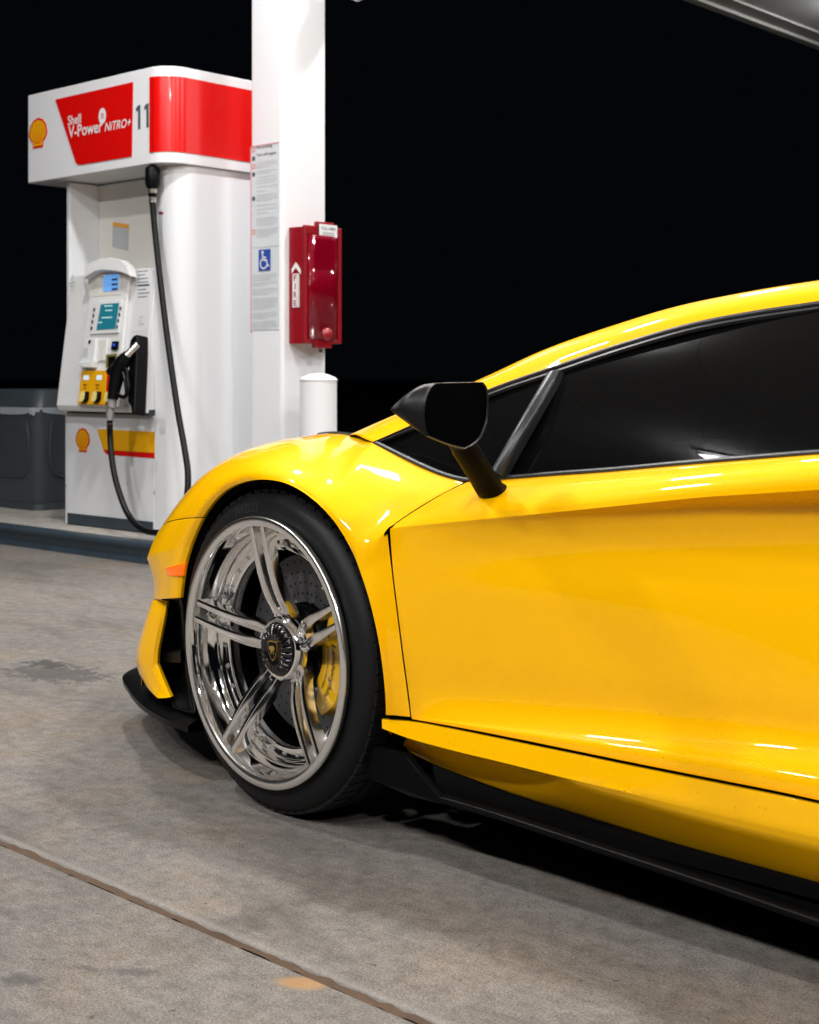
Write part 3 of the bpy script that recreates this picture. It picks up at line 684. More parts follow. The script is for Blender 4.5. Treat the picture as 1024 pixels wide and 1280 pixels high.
def pecten(fn, u0, u1, v0, v1, parent):
    """scallop badge: red outline, yellow body, red ribs"""
    A, B = fn((u0 + u1) / 2, v1), fn((u0 + u1) / 2, v0)
    w = np.linalg.norm(fn(u1, (v0 + v1) / 2) - fn(u0, (v0 + v1) / 2)); h = np.linalg.norm(B - A)
    ex = np.array([1.0, 0, 0]); ey = (B - A) / h
    def P(x, y, o): return A + ex * x * w + ey * y * h + fn.n * o
    def outline(s):
        pts = [(-0.27, 0.0), (-0.09, 0.015), (0.09, 0.015), (0.27, 0.0), (0.30, 0.21), (0.40, 0.27)]
        for k in range(7):
            for i in range(5):
                a = R(-14 + (k + i / 5) * 208 / 7); rr = 1 + 0.035 * math.sin(math.pi * i / 5)
                pts.append((0.5 * math.cos(a) * rr, 0.50 + 0.49 * math.sin(a) * rr))
        pts += [(-0.40, 0.27), (-0.30, 0.21)]
        return [(x * s, 0.5 + (y - 0.5) * s) for x, y in pts]
    b = build('badge', MB().prism([P(x, y, 0) for x, y in outline(1.0)], fn.n * 0.002), RED, parent, recalc=True)
    build('badge_face', MB().prism([P(x, y, 0.002) for x, y in outline(0.86)], fn.n * 0.0012), YEL, b, recalc=True) if parent.parent is None or parent.parent.parent is None else None
    rm = MB()
    for k in range(6):
        a = R(16 + k * 148 / 5); c0 = np.array([0.05 * math.cos(a) * 2, 0.14]); c1 = np.array([0.40 * math.cos(a), 0.50 + 0.38 * math.sin(a)])
        d = (c1 - c0) / np.linalg.norm(c1 - c0); n = np.array([-d[1], d[0]]) * 0.011
        rm.add([P(*(c0 - n), 0.0036), P(*(c1 - n), 0.0036), P(*(c1 + n), 0.0036), P(*(c0 + n), 0.0036)], [(0, 1, 2, 3)])
    build('badge_rib', rm, RED, b, out=fn.n)
pecten(fh, 37, 58.8, 147.8, 185.3, pump)
pecten(fb, 95.3, 112.2, 535.3, 565.3, pump)
flat(fb, [(121.3, 536.3), (193.6, 540), (193.2, 566), (128.8, 562)], 0.0015, 'yellow_stripe', YEL, pump)
flat(fb, [(128.9, 562.3), (193.2, 566.3), (193, 573), (135, 568.4), (132, 566.8)], 0.0015, 'red_stripe', RED, pump)

# console, its face leaning out towards the foot
p0c = np.array([0, 1.600, 1.43]); nc_ = np.array([0, -0.71, 0.10]); nc_ /= np.linalg.norm(nc_)
fc = plane_fn(p0c, nc_)
def cyz(z): return 1.600 - (1.43 - z) * 0.10 / 0.71
prof = [(1.7990, 0.715), (cyz(0.72) + 0.05, 0.703), (cyz(0.72) + 0.015, 0.708), (cyz(0.74), 0.735), (cyz(1.10), 1.10), (1.600, 1.425), (1.612, 1.438), (1.799, 1.438)]
con = build('console', MB().prism([(WY(80, 450, 1.55)[0], y, z) for y, z in prof], (XT - 0.003 - WY(80, 450, 1.55)[0], 0, 0)), OFFWHITE, pump, recalc=True, bevel=0.005)
build('console_black_strip', MB().box((WY(84, 520, 1.55)[0], 1.55, 0.6952), (XT - 0.003, 1.79, 0.7032)), MATTEBLK, pump)  # black strip along the foot of the console
fm_ = flat(fc, [(104, 346), (106.5, 336), (113, 328), (125, 323.5), (139, 322), (151, 324.5), (159, 332), (162.5, 343), (158.5, 372), (154, 420), (150.5, 460), (148, 509), (96.5, 507), (97, 480), (101, 440), (107.5, 400), (111.5, 372)], 0.022, 'payment_module', OFFWHITE, pump, bevel=0.006)
f2 = plane_fn(p0c + nc_ * 0.0225, nc_)
# arched brow above the price display
outer = [(104, 348), (106.5, 336), (113, 328), (125, 323.5), (139, 322), (151, 324.5), (159, 332), (162.5, 345)]
inner = [(156, 342), (149, 339.5), (139, 338), (127, 337.5), (117, 339.5), (110, 344)]
flat(f2, outer + inner, 0.05, 'display_brow', OFFWHITE, pump, bevel=0.004)
flat(f2, [(110, 345), (118, 340.5), (139, 339), (155.5, 342.5), (152.5, 368), (113, 371)], 0.0012, 'display_panel', CREAM, pump)
flat(f2, [(129.5, 344.5), (148.5, 342.5), (147.7, 362.5), (129, 364.5)], 0.004, 'price_display', LCD, pump)
tm = MB()
def word(fn, u, v, w, h, txt, off, bold=0.005):
    p = fn(u, v, off); fit_text(tm, txt, p, (1, 0, 0), np.cross(fn.n, (1, 0, 0)) * -1 if np.cross(fn.n, (1, 0, 0))[2] < 0 else np.cross(fn.n, (1, 0, 0)), w, h, bold)
def bar(fn, u, v, w, h, off):
    p = fn(u, v, off); ez = np.cross((1, 0, 0), fn.n); ez = ez if ez[2] > 0 else -ez
    tm.add([p, p + EXv * w, p + EXv * w + ez * h, p + ez * h], [(0, 1, 2, 3)])
for k in range(3): bar(f2, 139.5, 351 + k * 6, 0.05, 0.011, 0.0046)
build('display_digits', tm, mat('lcd_ink', (0.02, 0.05, 0.16), 0.5), pump, out=nc_)
tm = MB()
for k in range(5): bar(f2, 116, 352 + k * 3.2, 0.025, 0.006, 0.0018); bar(f2, 121, 352 + k * 3.2, 0.012, 0.006, 0.0018)
bar(f2, 127, 350, 0.008, 0.02, 0.0018)
build('display_legend', tm, INKGREY, pump, out=nc_)['kind'] = 'stuff'
flat(f2, [(118.5, 377.5), (152, 375), (147.5, 416), (111.5, 418)], 0.010, 'screen_bezel', PAPER, pump, bevel=0.003)
f3 = plane_fn(p0c + nc_ * 0.033, nc_)
scr = flat(f3, [(126, 380.5), (148.8, 378.6), (144, 411), (120.5, 412.6)], 0.0015, 'screen', TEAL, pump)
tm = MB()
for u, v, w in ((130.5, 383.5, 0.07), (131.5, 389, 0.06), (127, 398, 0.09), (122.5, 404, 0.035)): bar(f3, u, v, w, 0.007, 0.0022)
build('screen_text', tm, mat('screen_text_light', (0.3, 0.5, 0.5), 0.5, emit=(0.25, 0.42, 0.42), estr=0.6), pump, out=nc_)
for u, v in ((117.6, 387), (116.4, 394.6), (115.2, 402.2), (114.1, 410), (150.2, 385.3), (148.8, 393), (147.4, 400.6), (146.1, 408.6)):
    flat(f3, [(u - 0.8, v - 2), (u + 1, v - 2.1), (u + 0.6, v + 2), (u - 1.2, v + 2.1)], 0.004, 'screen_key', INK, pump)
flat(f2, [(105.5, 424), (120, 423.4), (117, 451), (100.5, 453.5)], 0.020, 'receipt_printer', PAPER, pump, bevel=0.004)
f4 = plane_fn(p0c + nc_ * 0.043, nc_)
flat(f4, [(110.8, 425), (113.2, 425), (112.6, 429.3), (110.2, 429.4)], 0.003, 'printer_lock', SATIN, pump)
flat(f4, [(104.5, 435), (110.5, 434.6), (109.6, 446), (102.7, 446.5)], 0.001, 'printer_label', INKGREY, pump)
flat(f2, [(99, 452), (117, 450.5), (115, 459.5), (103, 459.5), (97.8, 455)], 0.034, 'receipt_tray', PAPER, pump, bevel=0.005)
flat(f2, [(121, 424), (134.5, 423.5), (131.5, 451.5), (119, 452)], 0.008, 'keypad', OFFWHITE, pump, bevel=0.003)
flat(plane_fn(p0c + nc_ * 0.031, nc_), [(123.5, 425.5), (133, 425), (130, 438), (129.5, 450), (124.5, 451)], 0.0015, 'keypad_wedge', CREAM, pump)
flat(f2, [(140, 426.5), (146.6, 426.2), (145.4, 437), (138.3, 437.3)], 0.014, 'tap_reader', SATIN, pump, bevel=0.002)
flat(plane_fn(p0c + nc_ * 0.037, nc_), [(141.6, 429.6), (143.8, 429.5), (143.3, 432.4), (141.2, 432.6)], 0.001, 'reader_light', mat('reader_blue', (0.02, 0.05, 0.5), 0.3, emit=(0.03, 0.10, 0.9), estr=0.8), pump)
flat(f2, [(132.4, 443), (145.6, 442), (144.5, 458.5), (132, 459.5)], 0.008, 'card_slot', mat('slot_olive', (0.18, 0.16, 0.03), 0.5), pump, bevel=0.002)
flat(plane_fn(p0c + nc_ * 0.031, nc_), [(135, 445.5), (144, 445), (142.5, 457.5), (134.5, 458)], 0.006, 'slot_mouth', SATIN, pump, bevel=0.002)
# grade buttons
flat(f2, [(102, 463.3), (133.6, 463.0), (131, 506.3), (97.3, 505.2)], 0.010, 'grade_panel', YEL, pump, bevel=0.002)
flat(f2, [(133.9, 463.0), (147, 463.0), (143.5, 507), (131.3, 506.3)], 0.010, 'premium_panel', RED, pump, bevel=0.002)
f5 = plane_fn(p0c + nc_ * 0.0328, nc_)
for u, v in ((107.6, 472), (123.8, 472), (139.6, 473)):
    flat(f5, [(u - 3, v - 3), (u + 3.4, v - 3.1), (u + 2.8, v + 3), (u - 3.4, v + 3.1)], 0.002, 'price_window', LCDW, pump)
tm = MB()
for u in (104, 119.5): bar(f5, u, 482, 0.03, 0.007, 0.0012); bar(f5, u + 1, 486, 0.018, 0.006, 0.0012)
build('grade_print', tm, BRED, pump, out=nc_)['kind'] = 'stuff'
CRM = mat('button_cream', (0.80, 0.66, 0.22), 0.4)
for u, v in ((103.2, 495.6), (118.4, 495.6), (134.2, 496)):
    bmh = flat(f5, [(u - 2.4, v + 7.5), (u - 1.6, v - 4), (u + 1, v - 6.8), (u + 4.6, v - 6.5), (u + 3.8, v + 3), (u + 1.4, v + 7)], 0.022, 'grade_button', SATIN, pump, bevel=0.003)
    flat(plane_fn(p0c + nc_ * 0.055, nc_), [(u - 4.8, v + 6), (u - 3.4, v - 4), (u - 1.2, v - 6.5), (u + 2.4, v - 6.5), (u + 1.4, v + 3), (u - 0.8, v + 6.5)], 0.004, 'button_face', CRM, pump, bevel=0.001)
# paper notices on the pump
fr_ = fc
def notice(fn, pts, m, rows, u0, u1, v0, v1, name, bold_row=None):
    s = flat(fn, pts, 0.0012, name, m, pump)
    global tm
    tm = MB()
    for i in range(rows):
        v = v0 + (v1 - v0) * i / max(rows - 1, 1); wpx = (u1 - u0) * random.uniform(0.6, 1.0)
        a, b = fn(u0, v, 0.002), fn(u0 + wpx, v, 0.002); hgt = 0.0045 if i != bold_row else 0.010
        ez = np.cross((1, 0, 0), fn.n); ez = ez if ez[2] > 0 else -ez
        tm.add([a, np.array([b[0], a[1], a[2]]), np.array([b[0], a[1], a[2]]) + ez * hgt, a + ez * hgt], [(0, 1, 2, 3)])
    build(name + '_print', tm, INKGREY if bold_row is None else INK, pump, out=fn.n)
notice(fc, [(168, 336.5), (189.5, 334.5), (186, 414), (163.5, 415)], PAPER, 8, 172, 187, 340, 372, 'side_notice', 4)
tm = MB()
for k, wd in enumerate((0.03, 0.02, 0.04)): bar(fc, 174 - k * 0.4, 398 + k * 4.2, wd, 0.010, 0.002)
build('side_notice_code', tm, INKGREY, pump, out=nc_)
tm = MB()
for k, (u, v, wd, hh_) in enumerate(((89.5, 349, 0.012, 0.02), (86.5, 354.5, 0.055, 0.012), (87, 358.5, 0.05, 0.006), (88.5, 363, 0.03, 0.005))): bar(fc, u, v, wd, hh_, 0.0015)
build('left_decal', tm, INKGREY, pump, out=nc_)
fa = plane_fn((0, 1.7845, 0), NY)
notice(fa, [(141, 281), (161, 283.5), (160.5, 313.5), (140.6, 309)], mat('notice_grey', (0.42, 0.45, 0.46), 0.5), 9, 142, 159, 287, 309, 'warning_notice')
flat(fa, [(141, 277.5), (161, 281), (161, 285.5), (141, 282.5)], 0.002, 'warning_band', mat('warning_orange', (0.75, 0.33, 0.02), 0.5), pump)
ft = plane_fn((0, YB - 0.0006, 0), NY)
flat(ft, [(198, 262), (204, 262.6), (204.3, 325), (198.4, 323)], 0.001, 'tower_notice', PAPERB, pump)
flat(ft, [(198.5, 264.5), (204, 265), (204, 268), (198.5, 267.6)], 0.002, 'tower_mark', BRED, pump)
tm = MB()
c0 = ft(201.2, 277, 0.002); tm.lathe([(0.013, 0), (0.018, 0)], 14, c0, NY, (1, 0, 0), (0, 0, 1)); tm.box(c0 + (-0.003, -0.0005, -0.014), c0 + (0.003, 0.0005, 0.014))
for v in (288, 291, 295, 303, 306, 309, 312): bar(ft, 199.2, v, 0.025, 0.006, 0.002)
build('tower_print', tm, INKGREY, pump, out=NY)['kind'] = 'stuff'
# hose boot on the console
boot = flat(fc, [(161, 433), (162.5, 425), (166, 419.5), (171, 417.5), (171.3, 440), (169.6, 480), (168, 515), (167, 518.5), (164, 518), (163, 509), (159, 502), (159.5, 480), (160.5, 455)], 0.075, 'nozzle_boot', SATIN, pump, bevel=0.014, segs=3)
flat(fc, [(186, 512.5), (193.5, 512), (193.3, 519.5), (186, 519.8)], 0.004, 'console_plate', SLATE, pump)

# ---------------- nozzle and hose: one thing, resting in the boot
noz = thing('fuel_nozzle', 'black nozzle and hose hanging at the pump console', 'nozzle', tuple(fc(150, 470, 0.06)))
f6 = lambda u, v, o=0.105: fc(u, v, o)
build('spout', MB().tube([f6(172, 430.5, 0.075), f6(165, 437.5, 0.095), f6(157, 446.5, 0.11)], [0.016, 0.017, 0.021], 14), STEEL, noz, smooth=True)
build('grip', MB().tube(spline([f6(160, 443), f6(154, 452), f6(149, 461), f6(145.5, 474), f6(142.8, 488), f6(141, 499)], 20), list(np.interp(np.linspace(0, 1, 20), [0, .15, .35, .6, 1], [0.024, 0.036, 0.040, 0.036, 0.027])), 16), SATIN, noz, smooth=True, angle=70)
build('splash_collar', MB().tube([f6(146, 456), f6(139, 467)], [0.022, 0.030], 14), SATIN, noz, smooth=True)
build('trigger_guard', MB().tube(spline([f6(154, 458), f6(158.5, 463), f6(159.5, 472), f6(160, 488), f6(156, 496), f6(150, 495), f6(145.5, 492)], 26), 0.010, 10), SATIN, noz, smooth=True)
build('trigger', MB().tube(spline([f6(152, 462), f6(155.5, 472), f6(157.5, 486), f6(158, 491)], 12), 0.008, 8), SATIN, noz, smooth=True)
build('swivel', MB().tube([f6(140.8, 497), f6(140, 504), f6(139.5, 509), f6(138.6, 510), f6(137.6, 519), f6(137.4, 526)], [0.024, 0.023, 0.024, 0.019, 0.020, 0.015], 14), mat('swivel_grey', (0.20, 0.19, 0.18), 0.5), noz, smooth=True)
hose_px = [(190.8, 244, 1.53), (191.6, 262, 1.53), (195, 300, 1.53), (200, 345, 1.52), (206.5, 400, 1.51), (214.5, 460, 1.49), (223.5, 520, 1.47), (231, 562, 1.45), (235, 592, 1.43), (233.5, 622, 1.41), (225, 648, 1.40), (209, 663.5, 1.395), (190, 665.3, 1.395), (175, 660, 1.395), (161, 644, 1.40), (150, 618, 1.405), (142.5, 590, 1.41), (138.8, 562, 1.42), (137.6, 540, 1.43)]
hp_ = [WY(*p) for p in hose_px] + [f6(137.4, 527)]
build('hose', MB().tube(spline(hp_, 120), 0.0155, 12), HOSE, noz, smooth=True)
hp0 = hp_[0]
build('breakaway', MB().lathe([(0.012, 0.30), (0.014, 0.135), (0.030, 0.13), (0.037, 0.115), (0.037, 0.045), (0.030, 0.025), (0.022, 0.018), (0.022, -0.01), (0.016, -0.03), (0.016, -0.06)], 18, hp0 + (0, 0, 0.012), (0, 0, 1), (1, 0, 0), (0, 1, 0)), SATIN, noz, smooth=True, angle=50)
build('ferrule', MB().lathe([(0.0225, 0.075), (0.0225, 0.045), (0.018, 0.04), (0.018, -0.002)], 16, hp0 + (0, 0, -0.035), (0, 0, 1), (1, 0, 0), (0, 1, 0)), STEEL, noz, smooth=True, angle=50)

# ================================================================== CAR
car = thing('sports_car', 'low yellow sports car with polished multi-spoke wheels parked at the pump', 'car', (1.35, 0, 0))
GAP = 0.0022
def panel(name, G, m, out, solid=0.007, bevel=0.0016, both=True, gaps=(0, 0, 0, 0), angle=38, parent=None):
    G = shrink(G, *gaps)
    mb = MB().grid(G); objs = []
    for side in ((0, 1) if both else (0,)):
        q = mb.mirror() if side else mb
        o_ = (out[0], -out[1], out[2]) if side else out
        ob_ = build(name, q, m, parent or car, smooth=True, out=o_, solid=solid, bevel=bevel, segs=2, angle=angle)
        if solid and m is PAINT: ob_.data.materials.append(MATTEBLK); ob_.modifiers['thickness'].material_offset_rim = 1; ob_.modifiers['thickness'].material_offset = 1  # shade of the shut lines put into black panel edges
        objs.append(ob_)
    return objs

# ---- front wheel arch lip (near side), measured on the arch cylinder
lipc = [(-.343, -.916, .399), (-.335, -.918, .432), (-.319, -.923, .474), (-.296, -.927, .517), (-.242, -.937, .583), (-.195, -.945, .621), (-.151, -.952, .646),
        tuple(WY(303, 603.2, -.966)), tuple(WY(326.5, 599.4, -.982)), tuple(WY(347, 601.2, -.986)), tuple(WY(367.5, 608.5, -.988)), (.147, -.990, .649), (.202, -.993, .617), (.246, -.998, .580),
        (.278, -1.004, .544), (.302, -1.009, .508), (.328, -1.010, .454), (.346, -1.006, .375), (.349, -.998, .304), (.343, -.990, .262)]
lipc = np.array(lipc)
def lip(t): return hermite(lipc, np.arange(len(lipc), dtype=float), [t])[0]
cols = [  # arch parameter, outer edge (u, v, Y), bulge
    (0, (191.5, 750, -.840), .012), (1, (192.5, 732, -.845), .012), (2, (189, 714, -.850), .013), (3, (183.75, 697.5, -.850), .014),
    (3.5, (192.5, 674.5, -.846), .015), (4, (203.4, 656, -.840), .016), (5, (225, 625.5, -.830), .019), (6, (245, 603, -.815), .021), (7, (275, 579.5, -.795), .023),
    (8, (310, 562.5, -.770), .026), (9, (345, 551.5, -.745), .028), (9.8, (379, 545.6, -.72), .029), (10.5, (410, 541.8, -.70), .028), (11.1, (438, 544.5, -.715), .024),
    (11.7, (468, 553.5, -.800), .016), (12.3, (528, 583.6, -.840), .012), (12.9, (581, 602.5, -.872), .008), (13.6, (532, 629, -.935), .009), (14.1, (497.5, 651.4, -.973), .006),
    (14.5, (484.4, 661.6, -.984), .004), (15.5, (488.6, 700, -.987), .002), (16.5, (495.2, 755, -.987), .001), (17.5, (504, 825, -.984), .001),
    (18.3, (509.5, 865, -.981), .001), (19, (513.6, 897.5, -.980), .001)]
fr_ = [0.0, 0.05, 0.14, 0.34, 0.60, 0.82, 1.0]
bf_ = [0.0, 0.30, 0.66, 1.0, 0.95, 0.52, 0.0]
net = np.zeros((len(fr_), len(cols), 3))
for i, (t, oc, amp) in enumerate(cols):
    a = lip(t); b = WY(*oc); ch = b - a
    tg = lip(min(t + 0.15, 19)) - lip(max(t - 0.15, 0))
    n = np.cross(ch, tg); n /= np.linalg.norm(n)
    if n @ np.array([-0.25, -1, 0.8]) < 0: n = -n
    for j, f in enumerate(fr_): net[j, i] = a + ch * f + n * amp * bf_[j]
    # rolled lip: first rows stand out a touch
    net[1, i] += np.array([0, -0.004, 0]); net[2, i] += np.array([0, -0.004, 0])
NU = 6
FG = loft(net, NU, 5, uc=(3, 14, 16, 19), vc=())
seam = 5 * NU                                # the shut line between bumper and fender leaves the arch here
ret = FG[0].copy(); 
def with_return(G, dy=0.008, dr=0.001):
    """turn the arch edge inwards"""
    r0 = G[0].copy(); c0_ = np.array([0, 0, 0.33]); d = r0 - c0_; d[:, 1] = 0; d /= np.linalg.norm(d, axis=1)[:, None]
    r1 = r0 - d * dr + np.array([0, dy, 0]); return np.concatenate([r1[None], (r0 - d * 0.0005 + np.array([0, 0.003, 0]))[None], G])
FEN = with_return(FG[:, seam:]); BUM = with_return(FG[:, :seam + 1])
panel('front_fender', FEN, PAINT, (-0.1, -1, 0.6), gaps=(GAP * .6, GAP, 0, .0024), solid=0.005)
panel('front_bumper', BUM, PAINT, (-0.5, -1, 0.1), gaps=(0, GAP * .6, 0, 0))

# ---- bumper strut beside the side intake
stv = [  # (outer silhouette, ridge, inner edge, return)
    ((191, 749.5, -.842), (204.5, 750, -.862), (209, 751, -.860)), ((185, 765, -.838), (201.5, 768, -.866), (206.5, 768, -.862)),
    ((177.5, 790, -.832), (196, 794, -.868), (201.5, 794, -.862)), ((171.5, 812, -.828), (192, 817, -.868), (197.5, 817, -.862)),
    ((170.5, 826, -.826), (191.5, 829.5, -.868), (196.8, 830, -.862)), ((173.5, 840, -.826), (197, 847, -.870), (203, 846, -.866)),
    ((181, 856, -.832), (203.5, 860.5, -.874), (208.5, 859, -.870)), ((198, 872, -.858), (208, 872.3, -.880), (213.8, 871, -.876))]
net = np.zeros((len(stv), 6, 3))
for j, (a, b, c_) in enumerate(stv):
    A_, B_, C_ = WY(*a), WY(*b), WY(*c_)
    mid = (A_ + B_) / 2 + np.array([-0.004, -0.010, 0.0])
    net[j] = [A_ + np.array([0.010, 0.010, 0.0]), A_, mid, B_, C_, C_ + np.array([-0.004, 0.010, 0.0])]
ST_ = loft(net, 4, 5, uc=(1, 3, 4), vc=(4,))
panel('bumper_strut', ST_, PAINT, (0, -1, 0), solid=0.0, bevel=0)
# small darker sill under the strut
def skin(Gs, u, v, lift=0.0):
    """where a sight line first meets a fine grid"""
    d = ray(u, v); best = None
    A_ = Gs[:-1, :-1].reshape(-1, 3); B_ = Gs[:-1, 1:].reshape(-1, 3); C_ = Gs[1:, 1:].reshape(-1, 3); D_ = Gs[1:, :-1].reshape(-1, 3)
    for P0_, P1_, P2_ in ((A_, B_, C_), (A_, C_, D_)):
        e1, e2 = P1_ - P0_, P2_ - P0_; h = np.cross(d, e2); a = (e1 * h).sum(1); a = np.where(np.abs(a) < 1e-12, 1e-12, a)
        s_ = EYE - P0_; uu = (s_ * h).sum(1) / a; q = np.cross(s_, e1); vv = (q @ d) / a; t = (e2 * q).sum(1) / a
        ok = (uu >= -1e-3) & (vv >= -1e-3) & (uu + vv <= 1.002) & (t > 0)
        if ok.any():
            k = np.where(ok)[0][np.argmin(t[ok])]
            if best is None or t[k] < best: best = t[k]
    return None if best is None else EYE + d * (best - lift)
# ---- side marker lamp
mk = [(206.3, 710), (231.3, 704.2), (229.8, 720.3), (209.5, 720)]
mg = np.zeros((4, 7, 3)); okm = True
for j in range(4):
    for i in range(7):
        f, g_ = i / 6, j / 3
        top_ = np.array(mk[0]) * (1 - f) + np.array(mk[1]) * f; bo_ = np.array(mk[3]) * (1 - f) + np.array(mk[2]) * f
        uv = top_ * (1 - g_) + bo_ * g_
        h_ = skin(FG, uv[0], uv[1], 0.006)
        if h_ is None: h_ = WY(uv[0], uv[1], -.895)
        mg[j, i] = h_
mg[:, -1] = mg[:, -2] + (mg[:, -2] - mg[:, -3])
for side in (0, 1):
    mbk = MB().grid(mg); build('side_marker', mbk.mirror() if side else mbk, AMBER, car, smooth=True, out=(0, 1 if side else -1, 0), solid=0.008, bevel=0.002)

# ---- black side intake between strut and wheel, and splitter
itk = [((207, 750.5, -.850), (216, 749, -.86), (227, 746, -.905)), ((205.5, 768, -.845), (214, 768, -.79), (229, 768, -.895)), ((200.5, 795, -.845), (212, 796, -.775), (232, 796, -.885)),
       ((196.5, 818, -.845), (210, 820, -.775), (234, 822, -.88)), ((202, 847, -.85), (214, 848, -.79), (237, 850, -.88)), ((213, 871, -.86), (224, 873, -.85), (241, 876, -.885)), ((216, 884, -.87), (228, 888, -.88), (244, 892, -.89))]
net = np.array([[WY(*p) for p in row] for row in itk])
panel('side_intake', loft(net, 5, 4), SATIN, (0, -1, 0), solid=0.006, bevel=0)
rb = [WY(208, 822, -.83), WY(222, 826, -.83)]
mb_ = MB().prism([WY(198.5, 817, -.835), WY(226, 813, -.865), WY(226, 829, -.865), WY(199, 829, -.835)], (-0.02, 0.05, 0))
for side in (0, 1): build('intake_vane', mb_.mirror() if side else mb_, SATIN, car, recalc=True, bevel=0.003)
# splitter: plan outline, dished top
so = [(-.33, -.905), (-.42, -.893), (-.505, -.868), (-.60, -.830), (-.68, -.790), (-.76, -.745), (-.83, -.705), (-.885, -.665), (-.925, -.60), (-.965, -.50), (-1.02, -.30), (-1.06, 0)]
so = spline([(x, y, 0.0) for x, y in so], 44)
def split_row(ins, z, z_tip=0.0):
    out = []
    for k, p in enumerate(so):
        t = so[min(k + 1, 43)] - so[max(k - 1, 0)]; t /= np.linalg.norm(t); n = np.array([-t[1], t[0], 0])
        if n[0] * 0.5 + n[1] * 0.8 < 0: n = -n
        out.append(p + n * ins + np.array([0, 0, z]))
    return out
zb = 0.100
rows = [split_row(0.20, zb), split_row(0.010, zb), split_row(0.0, zb + 0.004), split_row(-0.001, zb + 0.016), split_row(0.005, zb + 0.021), split_row(0.03, zb + 0.030), split_row(0.075, zb + 0.048), split_row(0.12, zb + 0.075), split_row(0.2, zb + 0.08)]
panel('splitter', np.array(rows), SATIN, (-0.5, -0.5, 0.3), solid=0, bevel=0, angle=50)
# flat black floor under the nose and cabin
fl = [(-.95, -.55), (-.70, -.74), (-.40, -.83), (-.36, -.62), (.34, -.62), (.355, -.945), (.50, -.950), (1.9, -.955), (2.3, -.66), (3.1, -.66), (3.2, -.9), (3.6, -.85)]
build('underfloor', MB().prism([(x, y, .115) for x, y in fl] + [(x, -y, .115) for x, y in fl[::-1]], (0, 0, 0.02)), MATTEBLK, car, recalc=True)

# ---- nose and hood (mostly turned away from the camera)
def mirror_rows(A): return A
ki = [3, 4, 5, 6, 7, 8, 9, 10, 11, 12, 13]
K = np.array([WY(*cols[i][1]) for i in ki])
hood = np.zeros((6, len(ki), 3))
for i, k in enumerate(K):
    q = i / (len(ki) - 1); xc = -1.00 + (0.02 + 1.00) * q ** 1.0; zc = 0.44 + (0.735 - 0.44) * math.sin(q * math.pi / 2) ** 0.9
    for j, f in enumerate((0, 0.06, 0.22, 0.5, 0.8, 1.0)):
        hood[j, i] = (k[0] + (xc - k[0]) * math.sin(f * math.pi / 2), k[1] * (1 - f), k[2] + (min(zc, k[2] - 0.02) - k[2]) * min(f * 1.5, 1.0) - 0.003 * (j == 1))
HG = loft(hood, 5, 4)
panel('hood', HG, PAINT, (0, 0, 1), gaps=(0, 0, GAP, 0), solid=0.006)
# nose face from the corner round to the centre
nf = np.zeros((5, 5, 3))
A0 = [WY(183.75, 697.5, -.85), WY(191.5, 716, -.85), WY(192, 748, -.842)]
for j, (z, dx) in enumerate(((.463, 0), (.43, .03), (.385, .055), (.24, -.02), (.16, -.03))):
    for i, y in enumerate((-.85, -.72, -.5, -.25, 0.0)):
        xfr = -.547 - 0.45 * (1 - (abs(y) / .85) ** 2.2)
        nf[j, i] = (xfr + dx * (1 if i else 1), y * (1 if i else 0.992), z)
nf[0, :, 2] = [.462, .455, .45, .445, .44]
panel('nose', loft(nf, 4, 4, vc=(2,)), PAINT, (-1, -0.3, 0), solid=0.006)
lgt = MB().grid(np.array([[HG[int(r), int(c2)] + (0, 0, 0.004) for c2 in np.linspace(6, 24, 8)] for r in np.linspace(2, 9, 5)]))
for side in (0, 1): build('headlight', lgt.mirror() if side else lgt, BLACKGLOSS, car, smooth=True, out=(0, 0, 1))

# ---- cowl and wiper box: dark panel between the fender crown and the windscreen
cw = np.array([[WY(u, v, y) for u, v, y in row] for row in (((396, 542.5, -.60), (412, 541.5, -.56), (428, 541.5, -.54), (442, 544, -.54)), ((399, 540.6, -.52), (413, 539.2, -.50), (428, 539.6, -.48), (442, 541.5, -.48)), ((402, 543, -.40), (414, 543, -.38), (428, 543, -.36), (442, 544, -.36)))])
panel('cowl_grille', loft(cw, 5, 4), SATIN, (0, 0, 1), solid=.004, bevel=0)
# ---- door
D = {}
belt = [(583.5, 602.2, -.872), (612, 600.3, -.872), (645, 598.2, -.874), (692, 594.6, -.880), (760, 589.8, -.888), (850, 581.6, -.897), (930, 575.0, -.906), (1024, 567.6, -.915)]
crs = [(486.2, 660.6, -.984), (535, 655.4, -.981), (608, 648.5, -.979), (682, 641.5, -.977), (780, 631.5, -.975), (885, 621, -.974), (955, 616.6, -.974), (1045, 611, -.975)]
und = [(486.6, 668, -.985), (536, 663, -.979), (609, 656.5, -.974), (683, 650.5, -.966), (781, 641.5, -.957), (886, 632, -.950), (956, 628, -.946), (1046, 623, -.943)]
sco = [(489.3, 705, -.987), (541, 692, -.976), (613, 681, -.966), (686, 675, -.955), (783, 670, -.942), (888, 666, -.932), (957, 664, -.926), (1047, 661, -.920)]
mid = [(494.4, 750, -.987), (548, 745, -.976), (620, 742, -.967), (690, 741, -.958), (787, 742, -.948), (891, 744, -.940), (960, 746, -.936), (1048, 748, -.932)]
low = [(503.6, 822, -.984), (556, 824, -.975), (626, 830, -.967), (696, 837, -.960), (792, 846, -.953), (896, 858, -.948), (964, 866, -.946), (1050, 876, -.944)]
fl0 = [(511.2, 879, -.981), (563, 884, -.975), (631, 891, -.968), (701, 899, -.962), (797, 910, -.957), (900, 922, -.953), (968, 931, -.952), (1052, 943, -.951)]
